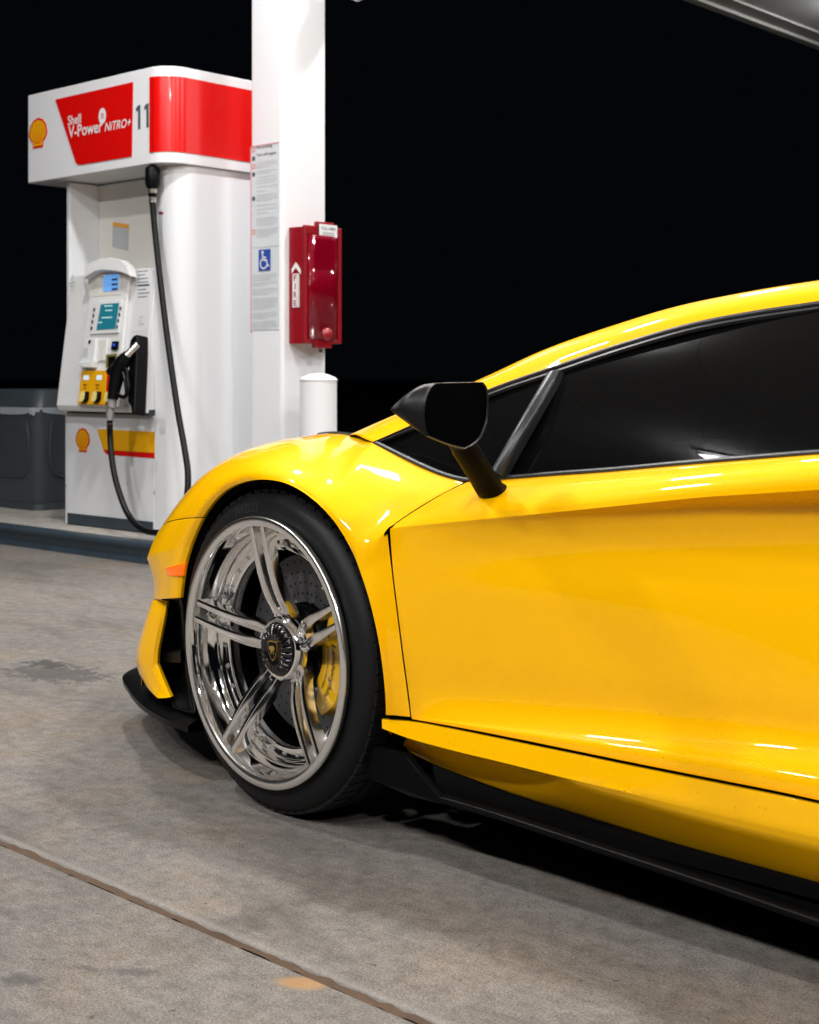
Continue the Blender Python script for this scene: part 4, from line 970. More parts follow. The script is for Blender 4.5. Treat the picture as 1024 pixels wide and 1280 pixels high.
fl1 = [(512.8, 893.5, -.981), (566, 901, -.981), (634, 909.5, -.977), (704, 917.5, -.973), (800, 929, -.970), (902, 942, -.968), (970, 951, -.968), (1054, 963, -.968)]
fl2 = [(513.2, 895.5, -.981), (566.5, 903.5, -.983), (635, 913, -.982), (705, 922, -.981), (801, 935, -.981), (903, 949.5, -.982), (971, 960, -.983), (1055, 974, -.984)]
bot = [(513.8, 898.8, -.981), (568, 908.6, -.983), (637, 922.5, -.983), (707, 937, -.984), (803, 956.8, -.985), (905, 977, -.987), (973, 990.5, -.989), (1057, 1009, -.991)]
rowsD = [belt, crs, und, sco, mid, low, fl0, fl1, fl2, bot]
net = np.array([[WY(*p) for p in r] for r in rowsD])
# a soft shoulder between belt and crease
sh = net[0] * 0.45 + net[1] * 0.55 + np.array([0, -0.016, 0.006]); sh2 = net[0] * 0.12 + net[1] * 0.88 + np.array([0, -0.007, 0.003])
sh[0] = WY(532.5, 629.5, -.936); sh2[0] = WY(498, 651.8, -.973)
net = np.concatenate([net[:1], sh[None], sh2[None], net[1:]])
# carry on rearwards, out of the picture, to the door's rear shut line
ext_ = []
for dx, dz, dy in ((0.22, 0.010, -0.004), (0.46, 0.020, -0.008)):
    e = net[:, -1].copy(); sl = (net[:, -1] - net[:, -2]); sl = sl / np.maximum(np.abs(sl[:, :1]), 1e-3)
    ext_.append(e + np.stack([np.full(len(e), dx), sl[:, 1] * dx * 0.8, sl[:, 2] * dx * 0.8], 1))
net = np.concatenate([net, ext_[0][:, None], ext_[1][:, None]], axis=1)
DG = loft(net, 7, 5, vc=(3,))
DNET = net
panel('door', DG, PAINT, (0, -1, 0), gaps=(.0027, GAP, 0, GAP * .7), solid=0.005, bevel=0.0018, angle=60)

# ---- sill
s0 = [(478.5, 897.5, -.968), (514, 900.6, -.972), (568, 910.4, -.974), (637, 924.4, -.974), (707, 938.9, -.975), (803, 958.7, -.976), (905, 978.9, -.978), (973, 992.4, -.980), (1057, 1010.9, -.982)]
s1 = [(477.4, 899.5, -.990), (513.5, 902.2, -.990), (567, 912, -.991), (636, 926, -.991), (706, 940.5, -.992), (802, 960.5, -.993), (904, 981, -.995), (972, 994.5, -.997), (1056, 1013, -.999)]
s2 = [(477.6, 910.5, -.992), (510, 922.5, -.995), (560, 936.5, -.997), (626, 952.5, -.998), (694, 969.5, -.998), (790, 992, -.999), (893, 1016, -1.000), (962, 1032, -1.001), (1048, 1052, -1.003)]
s3 = [(484, 914.5, -.935), (516, 927, -.936), (566, 941.5, -.942), (632, 957, -.960), (697, 973.5, -.990), (792, 1000, -.994), (894, 1027, -.996), (962, 1044, -.997), (1048, 1065, -.999)]
s4 = [(500, 928, -.940), (530, 943, -.938), (578, 960, -.936), (640, 981, -.938), (702, 1001, -.942), (796, 1027, -.945), (896, 1057, -.947), (963, 1077, -.948), (1048, 1102, -.950)]
s5 = [(512, 940, -.935), (540, 954, -.930), (586, 972, -.925), (645, 994, -.920), (706, 1013.5, -.918), (798, 1042.5, -.918), (898, 1074.5, -.918), (964, 1095.5, -.918), (1048, 1122, -.918)]
net = np.array([[WY(*p) for p in r] for r in (s0, s1, s2, s3, s4, s5)])
e = net[:, -1]; d_ = net[:, -1] - net[:, -2]; d_ = d_ / np.abs(d_[:, :1])
net = np.concatenate([net, (e + d_ * 0.3)[:, None], (e + d_ * 0.62)[:, None]], axis=1)
SG = loft(net, 6, 4, vc=(1, 2, 3))
panel('side_sill', SG, PAINT, (0, -1, 0), solid=0.006, bevel=0.0018, angle=30, gaps=(0, 0, 0.001, 0))
cap_ = MB().add([p + np.array([0.003, 0, 0]) for p in (net[0, 0], net[1, 0], net[2, 0], net[3, 0], net[4, 0], net[4, 0] + (0, .05, 0), net[0, 0] + (0, .06, 0))], [(0, 1, 2, 3, 4, 5, 6)])
for side in (0, 1): build('sill_cap', cap_.mirror() if side else cap_, SATIN, car)

# ---- black side skirt blade with its front winglet
k0 = [(540, 950, -.925), (600, 974, -.915), (706, 1010, -.910), (798, 1040, -.910), (898, 1071, -.910), (1048, 1118, -.910)]
k1 = [(552, 998, -.985), (604, 1013, -.988), (706, 1046, -.993), (798, 1076, -.998), (898, 1109, -1.002), (1048, 1160, -1.006)]
net0 = np.array([WY(*p) for p in k0]); net1 = np.array([WY(*p) for p in k1])
def extend(P): 
    d = P[-1] - P[-2]; d = d / abs(d[0]); return np.concatenate([P, [P[-1] + d * 0.35, P[-1] + d * 0.65]])
net0, net1 = extend(net0), extend(net1)
sk = np.array([net0, (net0 * .5 + net1 * .5) + (0, 0, -.012), net1 + (0, 0.006, 0.002), net1, net1 + (0, 0, -.007), net1 + (0, 0.008, -.012), net1 + (0, .10, -.012)])
panel('side_skirt', loft(sk, 6, 3, vc=(3, 4)), SKIRTM, (0, -1, 0.3), solid=0, bevel=0, angle=40)
bead = np.array([net1 + (0, .002, .0035), net1 + (0, -.0022, .002), net1 + (0, -.003, -.002), net1 + (0, 0, -.0055)])
panel('skirt_edge', loft(bead, 6, 3), SATIN, (0, -1, 0), solid=0, bevel=0, angle=60)
wl_ = [(456, 972, -.955), (464.5, 935.5, -.965), (470, 934.3, -.968), (503, 941.5, -.978), (508, 945.5, -.979), (527, 971, -.984), (556, 1004.5, -.987), (548, 1005, -.985), (512, 996.5, -.978)]
P_ = [WY(*p) for p in wl_]
mb_ = MB().prism(P_, (0.006, 0.014, 0))
for side in (0, 1): build('skirt_winglet', mb_.mirror() if side else mb_, SKIRTM, car, recalc=True, bevel=0.003)

# ---- roof rail / windscreen pillar
U = [(437, 543.5, -.715), (467, 530, -.703), (490, 520, -.697), (545, 496.8, -.685), (601, 473.8, -.670), (683, 436, -.648), (765.6, 407, -.625), (848.4, 382.2, -.603), (931, 365.2, -.585), (1024, 350.2, -.570)]
Lw = [(468, 553.2, -.798), (486, 545, -.790), (505, 536.5, -.783), (556, 512.5, -.765), (609, 488, -.745), (703.5, 454, -.712), (790, 425, -.688), (870, 402.5, -.668), (945, 388.3, -.652), (1024, 376.5, -.640)]
U3 = np.array([WY(*p) for p in U]); L3 = np.array([WY(*p) for p in Lw])
def ext_roof(P, tail): return np.concatenate([P, np.array(tail)])
U3 = ext_roof(U3, [(1.25, -.555, 1.068), (1.60, -.545, 1.062), (2.05, -.53, 1.02), (2.5, -.52, .955)])
L3 = ext_roof(L3, [(1.25, -.625, 1.045), (1.60, -.63, 1.022), (2.05, -.65, .955), (2.5, -.66, .87)])
rail = np.array([L3 + (0, .012, -.006), L3, L3 * .72 + U3 * .28 + (0, -.009, .004), L3 * .38 + U3 * .62 + (0, -.006, .006), U3, U3 * np.array([1, .93, 1]) + (0.0, 0, .000), U3 * np.array([1, .90, 1]) + (0, 0, -.008)])
rail[4:, 1:, 2] += 0
RG = loft(rail, 6, 4, vc=(1,))
panel('roof_rail', RG, PAINT, (0, -1, 0.8), solid=0.005, bevel=0, angle=50)
# roof skin and windscreen, from rail to rail
nr = 11
top = np.zeros((7, len(U3), 3))
for j, y in enumerate(np.linspace(-1, 0, 7)):
    f = 1 - abs(y)
    for i, p in enumerate(U3):
        crown = 0.028 if p[0] > 0.6 else 0.02
        fwd = max(0.0, 0.30 * (1 - (p[0] + 0.05) / 0.75)) if p[0] < 0.7 else 0
        q = np.array([p[0] - fwd * (1 - y * y), p[1] * (0.905 * abs(y)), p[2] - 0.012 + crown * (1 - y * y) - 0.25 * fwd * (1 - y * y)])
        top[j, i] = q
ws_end = 6
panel('windscreen', loft(top[:, :ws_end + 1], 5, 3), GLASS, (-0.4, 0, 1), solid=0, bevel=0)
panel('roof', loft(top[:, ws_end:], 5, 3), PAINT, (0, 0, 1), solid=0.005, bevel=0)

# ---- side glass, seals, divider
def off_px(P, Q, d):   # move curve P towards Q by d metres
    v = Q - P; return P + v / np.linalg.norm(v, axis=1)[:, None] * d
Bq = [(468.5, 554.2, -.800), (498.6, 569.2, -.822), (528, 583.4, -.842), (557, 595.2, -.860), (584, 601.2, -.870), (612, 599.6, -.870), (645, 597.4, -.872), (692, 593.6, -.878), (760, 588.8, -.886), (850, 580.6, -.895), (930, 574, -.904), (1024, 566.6, -.913)]
B3 = np.array([WY(*p) for p in Bq]); B3 = np.concatenate([B3, [(1.42, -.925, .785), (1.62, -.93, .80)]])
# sample rail edge and belt at matching stations
def at_x(P, x): 
    return np.array([x, np.interp(x, P[:, 0], P[:, 1]), np.interp(x, P[:, 0], P[:, 2])])
LS = spline(L3, 120); BS = spline(B3, 120)
# seal: two ribs under the rail
Lr = spline(L3[:12], 70)
dn = np.zeros_like(Lr)
for i in range(70):
    b_ = at_x(BS, max(Lr[i, 0], B3[0, 0] + 0.002)); v = b_ - Lr[i]; v[0] = 0; l = np.linalg.norm(v); dn[i] = v / max(l, 1e-6)
wdt = np.interp(np.arange(70), [0, 6, 20, 69], [0.004, 0.012, 0.018, 0.022])[:, None]
inn = np.array([0, .6, -.4])
def srow(f, push): return Lr + dn * wdt * f + np.array([0, -0.8, 0.6]) * push
seal = np.array([srow(-.1, -.012), srow(0.0, -.001), srow(0.12, .0035), srow(.38, .0045), srow(.52, .002), srow(.56, -.005), srow(.64, -.005), srow(.70, .0005), srow(.95, .0), srow(1.05, -.006)])
panel('window_seal', seal, SEALM, (0, -1, .5), solid=0, bevel=0, angle=60)
# belt seal
br_ = np.array([BS + (0, .006, -.010), BS + (0, -.004, .0), BS + (0, -.003, .004), BS + (0, .004, .0065), BS + (0, .012, .004)])
panel('belt_seal', br_, SEALM, (0, -1, .5), solid=0, bevel=0, angle=60)
# glass sheet
xs_ = np.linspace(B3[0, 0] + 0.004, 1.60, 60)
mb_x = BS[:, 0] < 1.62; ml_x = LS[:, 0] < 1.62
pby, pbz = np.polyfit(BS[mb_x, 0], BS[mb_x, 1], 4), np.polyfit(BS[mb_x, 0], BS[mb_x, 2], 4)
ply, plz = np.polyfit(LS[ml_x, 0], LS[ml_x, 1], 4), np.polyfit(LS[ml_x, 0], LS[ml_x, 2], 4)
gl = np.zeros((13, 60, 3))
for i, x in enumerate(xs_):
    lo = np.array([x, np.polyval(pby, x), np.polyval(pbz, x)]); hi = np.array([x, np.polyval(ply, x), np.polyval(plz, x)])
    if hi[2] < lo[2]: hi = lo.copy()
    for j, f in enumerate(np.linspace(-.06, 1.03, 13)):
        gl[j, i] = lo + (hi - lo) * f + np.array([0, -0.011, 0.009]) * 4 * f * (1 - f) * min((hi[2] - lo[2]) / 0.25, 1) ** 2 + np.array([0, 0.009, -0.007])
xdiv = None
# the divider bar: between quarter light and door glass
dv = [((615, 588, -.880), (626, 595, -.884)), ((646.5, 534, -.836), (659.5, 535, -.838)), ((683.5, 470.5, -.735), (701, 462.5, -.730))]
dvn = np.zeros((6, 3, 3))
for i, (a_, b_) in enumerate(dv):
    A_, B_ = WY(*a_), WY(*b_); o_ = np.array([0, -.008, .004])
    for j, (f, k) in enumerate(((0, -2.0), (0.0, 0.0), (.22, 1.0), (.62, 1.0), (1.0, 0.2), (1.0, -2.0))): dvn[j, i] = A_ + (B_ - A_) * f + o_ * k
panel('window_divider', loft(dvn, 8, 3, vc=(1, 4)), SEALM, (0, -1, .3), solid=0, bevel=0, angle=60)
panel('side_window', gl, GLASS, (0, -1, .8), solid=0, bevel=0)
tipm = MB().add([WY(468, 553.5, -.80), WY(500, 570, -.823), WY(505, 548, -.802), WY(500, 541, -.79)], [(0, 1, 2, 3)])

# ---- unseen black shell added to keep the shut lines dark, wheel housings
inner = MB().grid(DG + np.array([0.0, 0.030, 0])).grid(FG[2:, seam // 2:] + np.array([0, 0.028, -0.012])).grid(SG + np.array([0, 0.03, 0]))
for side in (0, 1): build('shut_line_backing', inner.mirror() if side else inner, MATTEBLK, car)
def housing(edge, cx, cz, r, sideflip):
    d = edge - np.array([cx, 0, cz]); d[:, 1] = 0; d /= np.linalg.norm(d, axis=1)[:, None]
    rows_ = [edge + np.array([0, .007, 0]) + d * .001]
    for y in (.07, .16, .30): 
        q = np.array([cx, 0, cz]) + d * r; q[:, 1] = edge[:, 1] + y; rows_.append(q)
    q = np.array([cx, 0, cz]) + d * .02; q[:, 1] = edge[:, 1] + .32; rows_.append(q)
    m_ = MB().grid(np.array(rows_)); return m_.mirror() if sideflip else m_
fe_ = FG[0]; lo_f = np.array([[-.345, -.90, .30], [-.33, -.89, .20]])[::-1]; lo_r = np.array([[.335, -.97, .20], [.32, -.95, .14]])
fe_ = np.concatenate([lo_f, fe_, lo_r])
re_ = np.array([[2.70 + .372 * math.cos(R(a)), -1.045, .345 + .372 * math.sin(R(a))] for a in np.linspace(200, -20, 50)])
for side in (0, 1):
    build('wheel_housing', housing(fe_, 0, .33, .372, side), MATTEBLK, car, smooth=True)
    build('wheel_housing', housing(re_, 2.70, .345, .40, side), MATTEBLK, car, smooth=True)

# ---- rear body, out of the frame: haunch round the rear wheel, deck, tail
RX, RZ = 2.70, 0.345
outr = [(1.60, .12, -.99), (1.62, .26, -.985), (1.64, .45, -.935), (1.66, .62, -.93), (1.66, .80, -.93), (1.80, .90, -.82), (2.1, .93, -.74), (2.5, .92, -.70), (2.9, .90, -.72), (3.3, .88, -.76), (3.62, .84, -.80), (3.66, .70, -.86), (3.60, .50, -.90), (3.5, .25, -.90), (3.45, .16, -.88)]
ang = np.linspace(200, -20, len(outr)); net = np.zeros((6, len(outr), 3))
for i, (x, z, y) in enumerate(outr):
    a = np.array([RX + .372 * math.cos(R(ang[i])), -1.045, RZ + .372 * math.sin(R(ang[i]))]); b = np.array([x, y, z])
    for j, f in enumerate((0, .06, .25, .5, .78, 1)): net[j, i] = a + (b - a) * f + np.array([0, -.05, .03]) * math.sin(math.pi * f) * (1 if 4 < i < 12 else .3)
RQ = loft(net, 4, 4)
panel('rear_quarter', RQ, PAINT, (0, -1, .4), solid=.006)
dk = np.array([[(x, y * f, z + 0.05 * (1 - abs(f))) for x, z, y in outr[5:12]] for f in (1, .8, .5, .2, 0)])
panel('engine_deck', loft(dk, 4, 3), SATIN, (0, 0, 1), solid=.005)
tl = np.array([[(x + .03, y * f, z) for x, z, y in outr[10:]] for f in (1, .6, 0)])
panel('tail', loft(tl, 4, 3), SATIN, (1, 0, 0), solid=.005)

# ---- cabin
build('dashboard', MB().prism([(.10, -.66, .66), (.40, -.70, .73), (.58, -.70, .72), (.62, -.70, .60), (.62, -.70, .45), (.1, -.66, .45)], (0, 1.36, 0)), LEATHER, car, recalc=True, bevel=.03, segs=3)
build('cabin_floor', MB().box((.1, -.80, .16), (1.9, .80, .20)), MATTEBLK, car)
build('bulkhead', MB().box((1.75, -.80, .2), (1.80, .80, .98)), LEATHER, car)
for side in (-1, 1):
    sm = MB().prism([(1.02, side * .36 - .23, .22), (1.50, side * .36 - .23, .22), (1.50, side * .36 - .23, .36), (1.02, side * .36 - .23, .40)], (0, .46, 0))
    st = build('seat', sm, LEATHER, car, recalc=True, bevel=.04, segs=3)
    build('backrest', MB().prism([(1.42, side * .36 - .23, .34), (1.56, side * .36 - .23, .34), (1.72, side * .36 - .16, .93), (1.62, side * .36 - .16, .95)], (0, .42, 0)), LEATHER, st, recalc=True, bevel=.04, segs=3)
sw = np.array([.74, -.36, .68]); ax = np.array([.9, 0, .43]); ax /= np.linalg.norm(ax); ez = np.cross(ax, (0, 1, 0))
build('steering_wheel', MB().tube([sw + np.array([0, 1, 0]) * .17 * math.cos(a) + ez * .165 * math.sin(a) for a in np.linspace(0, 2 * math.pi, 33)], .015, 8, caps=False).tube([sw - np.array([0, .16, 0]), sw + np.array([0, .16, 0])], .018, 8).tube([sw, sw - ax * .2], .035, 10), LEATHER, car, smooth=True)

# ---- door mirror
XM = .597
def gp(u, v, o=0.0): p = WX(u, v, XM); return p + np.array([o, 0, 0])
rim_px = [(527, 516), (529, 500), (535, 486), (542, 478.6), (570, 477.6), (602, 477.4), (606.5, 484), (609, 500), (607.5, 527), (599, 547), (590, 556), (579, 561.5), (560, 556.5), (532, 545.5), (528.5, 533)]
rim = np.array([gp(*p) for p in rim_px]); cen = rim.mean(0)
rim_s = []
for i in range(len(rim)):
    for k in range(4): rim_s.append(rim[i] + (rim[(i + 1) % len(rim)] - rim[i]) * k / 4)
rim_s = np.array(rim_s); rim_s = (np.roll(rim_s, 1, 0) + 2 * rim_s + np.roll(rim_s, -1, 0)) / 4
mr = [(.596, rim_px),
      (.578, [(509, 513), (510.5, 500), (516.5, 489), (527, 481.3), (562, 478.2), (594, 479.5), (600, 487), (602, 501), (600, 524), (592, 542), (583, 551), (572, 556), (553, 550), (519.5, 536.5), (512, 526)]),
      (.560, [(497.5, 512), (499, 504), (503, 497.5), (510.5, 491), (545, 484), (578, 486), (584, 492), (586, 503), (584, 520), (577, 534), (568, 541), (558, 544.5), (540, 538.5), (505, 526), (500, 519)]),
      (.546, [(488.5, 511.5), (488.8, 511), (489.5, 510.3), (493, 507.5), (520, 498), (552, 498), (558, 501), (560, 507), (559, 515), (553, 523), (546, 528), (537, 530), (520, 527), (492, 515), (489.2, 512.8)]),
      (.534, [(515 + 12 * math.cos(R(180 - 24 * k)), 511 - 5 * math.sin(R(180 - 24 * k))) for k in range(15)]),
      (.532, [(520, 511)] * 15)]
mnet = np.array([[WX(u, v, x) for u, v in pts + pts[:1]] for x, pts in mr])
mnet = np.concatenate([(cen + (mnet[0] - cen) * .955 + (.002, 0, 0))[None], (cen + (mnet[0] - cen) * .985 + (.005, 0, 0))[None], mnet])
HMf = loft(mnet, 4, 5, uc=(3, 4, 5, 8, 11, 13), vc=(2,))
rows = list(HMf[:, :-1])
HM = np.array(rows)
mir = None
for side in (0, 1):
    mbm = MB().grid(HM, True); mbm = mbm.mirror() if side else mbm
    hs_ = build('mirror_housing', mbm, MIRRORBLK, car, smooth=True, recalc=True, angle=34)
    gm = MB().add([cen + (p - cen) * .93 + np.array([.001, 0, 0]) for p in rim_s], [tuple(range(len(rim_s)))])
    build('mirror_glass', gm.mirror() if side else gm, MIRRORG, hs_, out=(1, 0, 0))
    st_p = [np.array([.560, -1.035, .780]), np.array([.552, -1.005, .742]), np.array([.545, -.965, .700]), np.array([.540, -.938, .672]), np.array([.538, -.915, .655])]
    a1, a2 = WX(579, 560, .565), WX(612, 612, .54)
    e0, e1 = WX(576, 552, .566), WX(613.5, 613, .544)
    pts_ = [e0 + (e1 - e0) * f for f in np.linspace(0, 1, 12)] + [e1 + np.array([-.001, .022, -.006])]
    stm = MB().tube(pts_, [.026] * 2 + [.029] * 9 + [.030, .027], 20, ry=[.0175] * 9 + [.019, .0205, .021, .019], up=(1, 0, 0))
    build('mirror_stalk', stm.mirror() if side else stm, SKIRTM, hs_, smooth=True, angle=60)

# ---------------------------------------------------------------- wheels
# local frame: +Z out of the wheel face, X towards the car's rear, Y up
def wheel(loc, rz, side, full, rs=1.0):
    w = bpy.data.objects.new('wheel', None); COL.objects.link(w); w.parent = car; w.matrix_parent_inverse = wm(car).inverted()
    # local x -> rear, local y -> up, local z -> outboard
    ex = np.array([1.0, 0, 0]); ey = np.array([0, 0, 1.0]); ez = np.array([0, -1.0, 0]) * side
    M = Matrix(((side * 1.0, 0, 0), (0, 0, -side * 1.0), (0, 1, 0))).to_4x4()   # columns: images of x, y, z
    w.matrix_basis = Matrix.Translation(loc) @ Matrix.Rotation(rz, 4, 'Z') @ M @ Matrix.Scale(rs, 4)
    return w
AXZ = dict(ax=(0, 0, 1), ex=(1, 0, 0), ey=(0, 1, 0)); O0 = (0, 0, 0)
def part(name, mb, m, w, **k): return build(name, mb, m, w, local=True, **k)
def make_wheel(w, full=True):
    TW = .255
    tyre = [(.258, -.020), (.264, -.014), (.272, -.0105), (.284, -.0095), (.296, -.0105), (.307, -.0150), (.315, -.0220), (.3205, -.0310), (.3225, -.040), (.3225, -.06), (.3225, -.2), (.3225, -.215), (.3205, -.224), (.310, -.240), (.285, -.248), (.258, -.24)]
    part('tyre', MB().lathe(tyre, 120, O0, **AXZ), RUBBER, w, smooth=True, angle=70, recalc=True)
    # tread: raised shoulder blocks and ribs
    nb = 66; tb_ = MB()
    for k in range(nb):
        a0 = 2 * math.pi * k / nb; da = 2 * math.pi / nb
        for (d0, d1, g, tw, r0, r1) in ((-.028, -.068, .80, .42, .3225, .3305), (-.187, -.227, .80, -.42, .3225, .3305)):
            pts = []
            for rr_ in (r0 - .012, r1):
                for (dd, sh_) in ((d0, 0), (d1, tw)):
                    for e_ in (0, g):
                        q = a0 + da * (e_ + sh_); r2 = rr_ - (.005 if (abs(dd - d0) < 1e-6 and d0 > -.1 and rr_ == r1) else 0) - (.005 if (abs(dd - d1) < 1e-6 and d0 < -.1 and rr_ == r1) else 0)
                        pts.append((r2 * math.cos(q), r2 * math.sin(q), dd))
            tb_.add(pts, [(0, 1, 3, 2), (4, 6, 7, 5), (0, 4, 5, 1), (2, 3, 7, 6), (0, 2, 6, 4), (1, 5, 7, 3)])
    for d0, d1 in ((-.076, -.104), (-.112, -.143), (-.151, -.179)):
        tb_.lathe([(.322, d0), (.3305, d0), (.331, (d0 + d1) / 2), (.3305, d1), (.322, d1)], 96, O0, **AXZ)
    o = part('tread', tb_, RUBBER, w, recalc=True); o['kind'] = 'stuff'
    # polished stepped lip
    lipp = [(.262, -.014), (.2715, -.004), (.2725, .003), (.2715, .007), (.2690, .0085), (.2555, .0065), (.2525, .004), (.2505, -.001), (.2485, -.012), (.2460, -.030), (.2430, -.038), (.2360, -.041), (.2335, -.044), (.2320, -.052), (.2300, -.066)]
    part('rim_lip', MB().lathe(lipp[:7], 144, O0, **AXZ), BRUSHED, w, smooth=True, angle=50)
    part('rim_step', MB().lathe(lipp[6:], 144, O0, **AXZ), CHROME, w, smooth=True, angle=50)
    ring = [(.2330, -.060), (.2300, -.0615), (.2260, -.0600), (.2240, -.0565), (.2220, -.0555), (.2030, -.0555), (.2000, -.0565), (.1985, -.060), (.1980, -.078), (.2050, -.090)]
    part('rim_ring', MB().lathe(ring, 144, O0, **AXZ), CHROME, w, smooth=True, angle=40)
    part('rim_barrel', MB().lathe([(.199, -.075), (.215, -.12), (.236, -.15), (.240, -.235)], 96, O0, **AXZ), SATIN, w, smooth=True)
    part('rim_back', MB().lathe([(.001, -.20), (.24, -.20)], 48, O0, **AXZ), MATTEBLK, w)
    # ring bolts
    bmb = MB().lathe([(.0001, .006), (.0022, .0055), (.0026, .002), (.0048, .0018), (.0052, 0)], 8, O0, **AXZ)
    me0 = None
    for k in range(30 if full else 0):
        a = 2 * math.pi * (k + .5) / 30
        if me0 is None:
            b0 = part('rim_bolt', bmb, STEEL, w, smooth=True); me0 = b0
        else:
            b0 = me0.copy(); COL.objects.link(b0)
        b0.location = (.2135 * math.cos(a), .2135 * math.sin(a), -.0555)
    # five twin-blade spokes
    def depth(r): 
        return np.interp(r, [.045, .062, .080, .105, .14, .18, .22, .256], [-.060, -.054, -.047, -.033, -.0205, -.0115, -.0045, .0005])
    for k in range(5):
        a = R(95.5 + 72 * k); er = np.array([math.cos(a), math.sin(a), 0]); et = np.array([-math.sin(a), math.cos(a), 0])
        sm = MB()
        for sg in (-1, 1):
            rr = np.array([.056, .070, .082, .098, .12, .15, .18, .21, .235, .2495])
            off = np.interp(rr, [.056, .082, .098, .13, .25], [.0140, .0175, .0188, .0188, .0184]) * sg
            hw = np.interp(rr, [.056, .082, .12, .25], [.0120, .0108, .0101, .0064])
            th = np.interp(rr, [.056, .10, .18, .235, .25], [.026, .024, .022, .030, .018])
            rows_ = []
            for r_, o_, h_, t_ in zip(rr, off, hw, th):
                c0 = er * r_ + et * o_ + np.array([0, 0, depth(r_)])
                # faceted crown with a fine groove
                sec = [(-h_ * 1.04, -t_), (-h_ * 1.06, -.005), (-h_, -.0012), (-h_ * .55, 0), (-h_ * .28, .0002), (-h_ * .16, -.0016), (h_ * .16, -.0016), (h_ * .28, .0002), (h_ * .55, 0), (h_, -.0012), (h_ * 1.06, -.005), (h_ * 1.04, -t_)]
                rows_.append([c0 + et * x + np.array([0, 0, z]) for x, z in sec])
            rows_ = np.array(rows_)
            fine = loft(rows_, 1, 4)
            o0 = len(sm.v); nsec = fine.shape[1]; sm.grid(fine, True)
            sm.f.append(tuple(o0 + i for i in range(nsec))); sm.f.append(tuple(o0 + (fine.shape[0] - 1) * nsec + i for i in range(nsec))[::-1])
        # crotch that closes the fork
        cr = []
        for r_ in (.050, .060, .070, .078, .083):
            w_ = .0165; z_ = depth(r_) - .002 - (0.004 if r_ > .08 else 0)
            cr.append([er * r_ + et * x + np.array([0, 0, z]) for x, z in ((-w_, z_ - .022), (-w_, z_), (-w_ * .4, z_ - .001), (w_ * .4, z_ - .001), (w_, z_), (w_, z_ - .022))])
        cr = np.array(cr); o0 = len(sm.v); sm.grid(cr, True); sm.f.append(tuple(o0 + 4 * 6 + i for i in range(6)))
        part('spoke', sm, POLISH, w, smooth=True, angle=32, recalc=True, bevel=0.0)
    hub = [(.0530, -.042), (.0545, -.0390), (.0600, -.0395), (.0650, -.0450), (.0680, -.0560), (.0680, -.062)]
    part('hub', MB().lathe(hub, 60, O0, **AXZ), CHROME, w, smooth=True, angle=40)
    part('hub_carrier', MB().lathe([(.0675, -.0615), (.066, -.10), (.05, -.12)], 40, O0, **AXZ), MATTEBLK, w, smooth=True)
    # centre-lock cap with scalloped skirt
    cm_ = MB(); NS = 22; n_ = NS * 8; G_ = []
    for (r_, d_, am_) in ((.0525, -.050, 0), (.0525, -.040, 0), (.0515, -.034, .0), (.0490, -.0305, .0040), (.0400, -.0265, .0055), (.0330, -.0250, .0034), (.0300, -.0250, 0), (.0285, -.0265, 0), (.0005, -.0260, 0)):
        row = []
        for i in range(n_):
            q = 2 * math.pi * i / n_; c_ = max(0.0, math.cos(q * NS)) ** 2
            row.append((r_ * math.cos(q), r_ * math.sin(q), d_ - am_ * c_))
        G_.append(row)
    part('centre_cap', cm_.grid(np.array(G_), True), BLACKGLOSS, w, smooth=True, angle=50)
    # shield emblem
    def shield(s, z):
        pts = [(0, -1.12), (.30, -.86), (.56, -.45), (.72, .05), (.78, .55), (.72, .82), (.40, .90), (0, .93)]
        pts = pts + [(-x, y) for x, y in pts[-2:0:-1]]
        return [(x * s * .0205, y * s * .0200, z) for x, y in pts]
    part('emblem_border', MB().prism(shield(1.0, -.0262), (0, 0, .0016)), GOLD, w, recalc=True)
    part('emblem_field', MB().prism(shield(.88, -.0246), (0, 0, .0008)), SATIN, w, recalc=True)
    bull = [(-.42, .30), (-.30, .44), (-.10, .40), (.12, .48), (.30, .40), (.46, .22), (.40, .08), (.30, .20), (.26, -.02), (.34, -.30), (.24, -.34), (.14, -.06), (-.06, -.06), (-.10, -.34), (-.22, -.36), (-.18, -.02), (-.34, .06), (-.46, .16)]
    part('emblem_bull', MB().prism([(x * .021, y * .021 - .001, -.0238) for x, y in bull], (0, 0, .0009)), GOLD, w, recalc=True)
    # brake disc with drilled face
    part('brake_disc', MB().lathe([(.085, -.118), (.088, -.114), (.186, -.114), (.188, -.118), (.188, -.146), (.085, -.146)], 96, O0, **AXZ), DISC, w, smooth=True, angle=30)
    dh = MB()
    for k in range(44):
        for j in range(4):
            a = 2 * math.pi * (k + j * .27) / 44; r_ = .106 + j * .022
            dh.lathe([(.0001, 0), (.0026, 0)], 8, (r_ * math.cos(a), r_ * math.sin(a), -.1134), **AXZ)
    part('disc_hole', dh, MATTEBLK, w)['kind'] = 'stuff'
    part('disc_bell', MB().lathe([(.050, -.085), (.078, -.088), (.083, -.095), (.085, -.125)], 48, O0, **AXZ), SATIN, w, smooth=True, angle=40)
    dbm = MB().lathe([(.0001, .007), (.004, .006), (.0055, .002), (.0055, 0)], 8, O0, **AXZ); me1 = None
    for k in range(10 if full else 0):
        a = 2 * math.pi * (k + .2) / 10
        if me1 is None: me1 = b1 = part('bell_bolt', dbm, STEEL, w, smooth=True)
        else: b1 = me1.copy(); COL.objects.link(b1)
        b1.location = (.092 * math.cos(a), .092 * math.sin(a), -.1135)
    # caliper clamped on the trailing side
    def arcpt(r_, a, z): return (r_ * math.cos(R(a)), r_ * math.sin(R(a)), z)
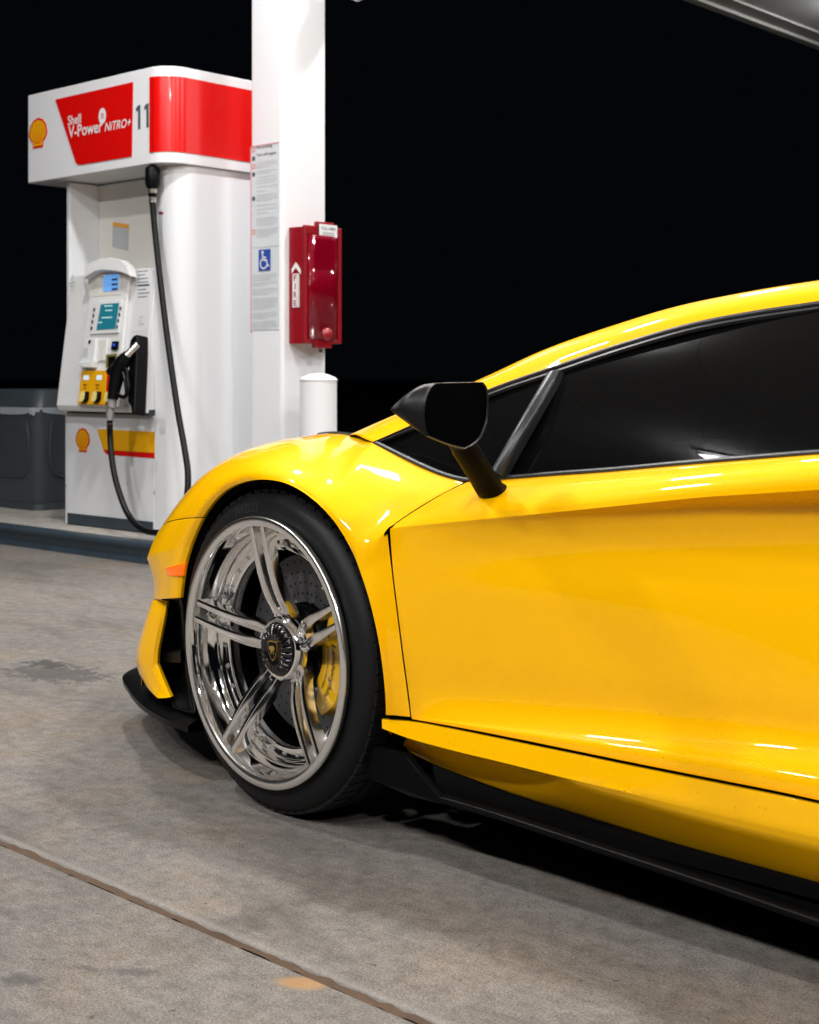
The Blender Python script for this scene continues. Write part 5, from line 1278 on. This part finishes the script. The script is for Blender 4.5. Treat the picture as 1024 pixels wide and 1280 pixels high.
    A_ = np.linspace(-60, 34, 19)
    rows_ = []
    for (ri, z) in ((.080, -.150), (.080, -.104), (.084, -.090), (.094, -.080), (.142, -.074), (.164, -.076), (.172, -.084), (.176, -.100), (.176, -.160)):
        row = []
        for i, a in enumerate(A_):
            e_ = min(i, len(A_) - 1 - i) / 9.0; taper = min(1.0, .55 + .9 * e_)
            mid_ = .128; r_ = mid_ + (ri - mid_) * taper
            row.append(arcpt(r_, a, z - (1 - min(1, .3 + 1.6 * e_)) * .022))
        rows_.append(row)
    cal = np.array(rows_); cb = MB().grid(loft(cal, 2, 2, vc=(2, 5)))
    cb.f.append(tuple(i * (cal.shape[1] * 2 - 1) for i in range(cal.shape[0] * 2 - 1))); nn_ = cal.shape[1] * 2 - 1
    cb.f.append(tuple(i * nn_ + nn_ - 1 for i in range(cal.shape[0] * 2 - 1))[::-1])
    part('brake_caliper', cb, CALIP, w, smooth=True, angle=35, recalc=True)
    cm2 = MB()
    for a in (-38, -14, 10):
        cm2.lathe([(.0001, .012), (.010, .012), (.015, .009), (.0165, 0)], 20, arcpt(.177, a, -.100), (math.cos(R(a)), math.sin(R(a)), 0.0), (0, 0, 1), (-math.sin(R(a)), math.cos(R(a)), 0))
    part('piston_boss', cm2, CALIP, w, smooth=True, angle=35)['kind'] = 'stuff'
    bridge = MB()
    for a0_, a1_ in ((-30, -24), (-6, 0)):
        bridge.prism([arcpt(.086, a0_, -.112), arcpt(.086, a1_, -.112), arcpt(.108, a1_, -.112), arcpt(.108, a0_, -.112)], (0, 0, .024))
    part('pad_clip', bridge, SATIN, w, recalc=True)
    if full:
        tx = MB()
        def arc_text(txt, r_, a_mid, hgt, width_deg, bold, shear):
            v, f = text2d(txt, 1.0, bold, shear); v = np.array(v); lo, hi = v.min(0), v.max(0)
            V = []
            for x, y in v:
                fx = (x - lo[0]) / (hi[0] - lo[0]); fy = (y - lo[1]) / (hi[1] - lo[1])
                a = a_mid + width_deg / 2 - fx * width_deg; V.append(arcpt(r_ + fy * hgt, a, -.0722))
            tx.add(V, f)
        arc_text('Lamborghini', .1300, -14, .0150, 50, .008, .45)
        arc_text('CARBON CERAMIC', .1180, -14, .0048, 44, .01, 0)
        part('caliper_script', tx, SATIN, w, out=(0, 0, 1))
        # sidewall lettering round the tyre
        lt = MB()
        v, f = text2d('PIRELLI', 1.0, .02); v = np.array(v); lo, hi = v.min(0), v.max(0)
        for amid in (104,):
            V = []
            for x, y in v:
                fx = (x - lo[0]) / (hi[0] - lo[0]); fy = (y - lo[1]) / (hi[1] - lo[1])
                a = R(amid + 8 - fx * 16); r_ = .282 + fy * .016; V.append((r_ * math.cos(a), r_ * math.sin(a), -.0088 - .0008 * fy))
            lt.add(V, f)
        part('tyre_lettering', lt, mat('rubber_emboss', (0.017, 0.0175, 0.018), 0.45), w, out=(0, 0, 1))
        # upright and lower arm glimpsed behind the spokes
        part('upright', MB().tube([(-.02, .03, -.17), (-.09, .05, -.165), (-.12, .02, -.16)], [.05, .035, .03], 10).tube([(.0, -.05, -.18), (.03, -.14, -.17)], [.04, .03], 10), MATTEBLK, w, smooth=True)
        part('valve', MB().tube([(.236 * math.cos(R(40)), .236 * math.sin(R(40)), -.04), (.222 * math.cos(R(40)), .222 * math.sin(R(40)), -.018)], .003, 8), STEEL, w, smooth=True)
    return w
# front near wheel is steered a little towards the pump
STEER = R(6.3)
w1 = make_wheel(wheel((-.015, -.975 + .004, .3305), -STEER, 1, True), True)
for loc, rz, sd, rs in (((-.015, .975, .3305), -STEER, -1, 1.0), ((2.70, -1.005, .3470), 0, 1, 1.05), ((2.70, 1.005, .3470), 0, -1, 1.05)):
    q = wheel(loc, rz, sd, False, rs)
    for ch in list(w1.children):
        if ch.name.split('.')[0] in ('rim_bolt', 'bell_bolt', 'caliper_script', 'tyre_lettering', 'upright', 'valve', 'disc_hole'): continue
        c_ = ch.copy(); COL.objects.link(c_); c_.parent = q
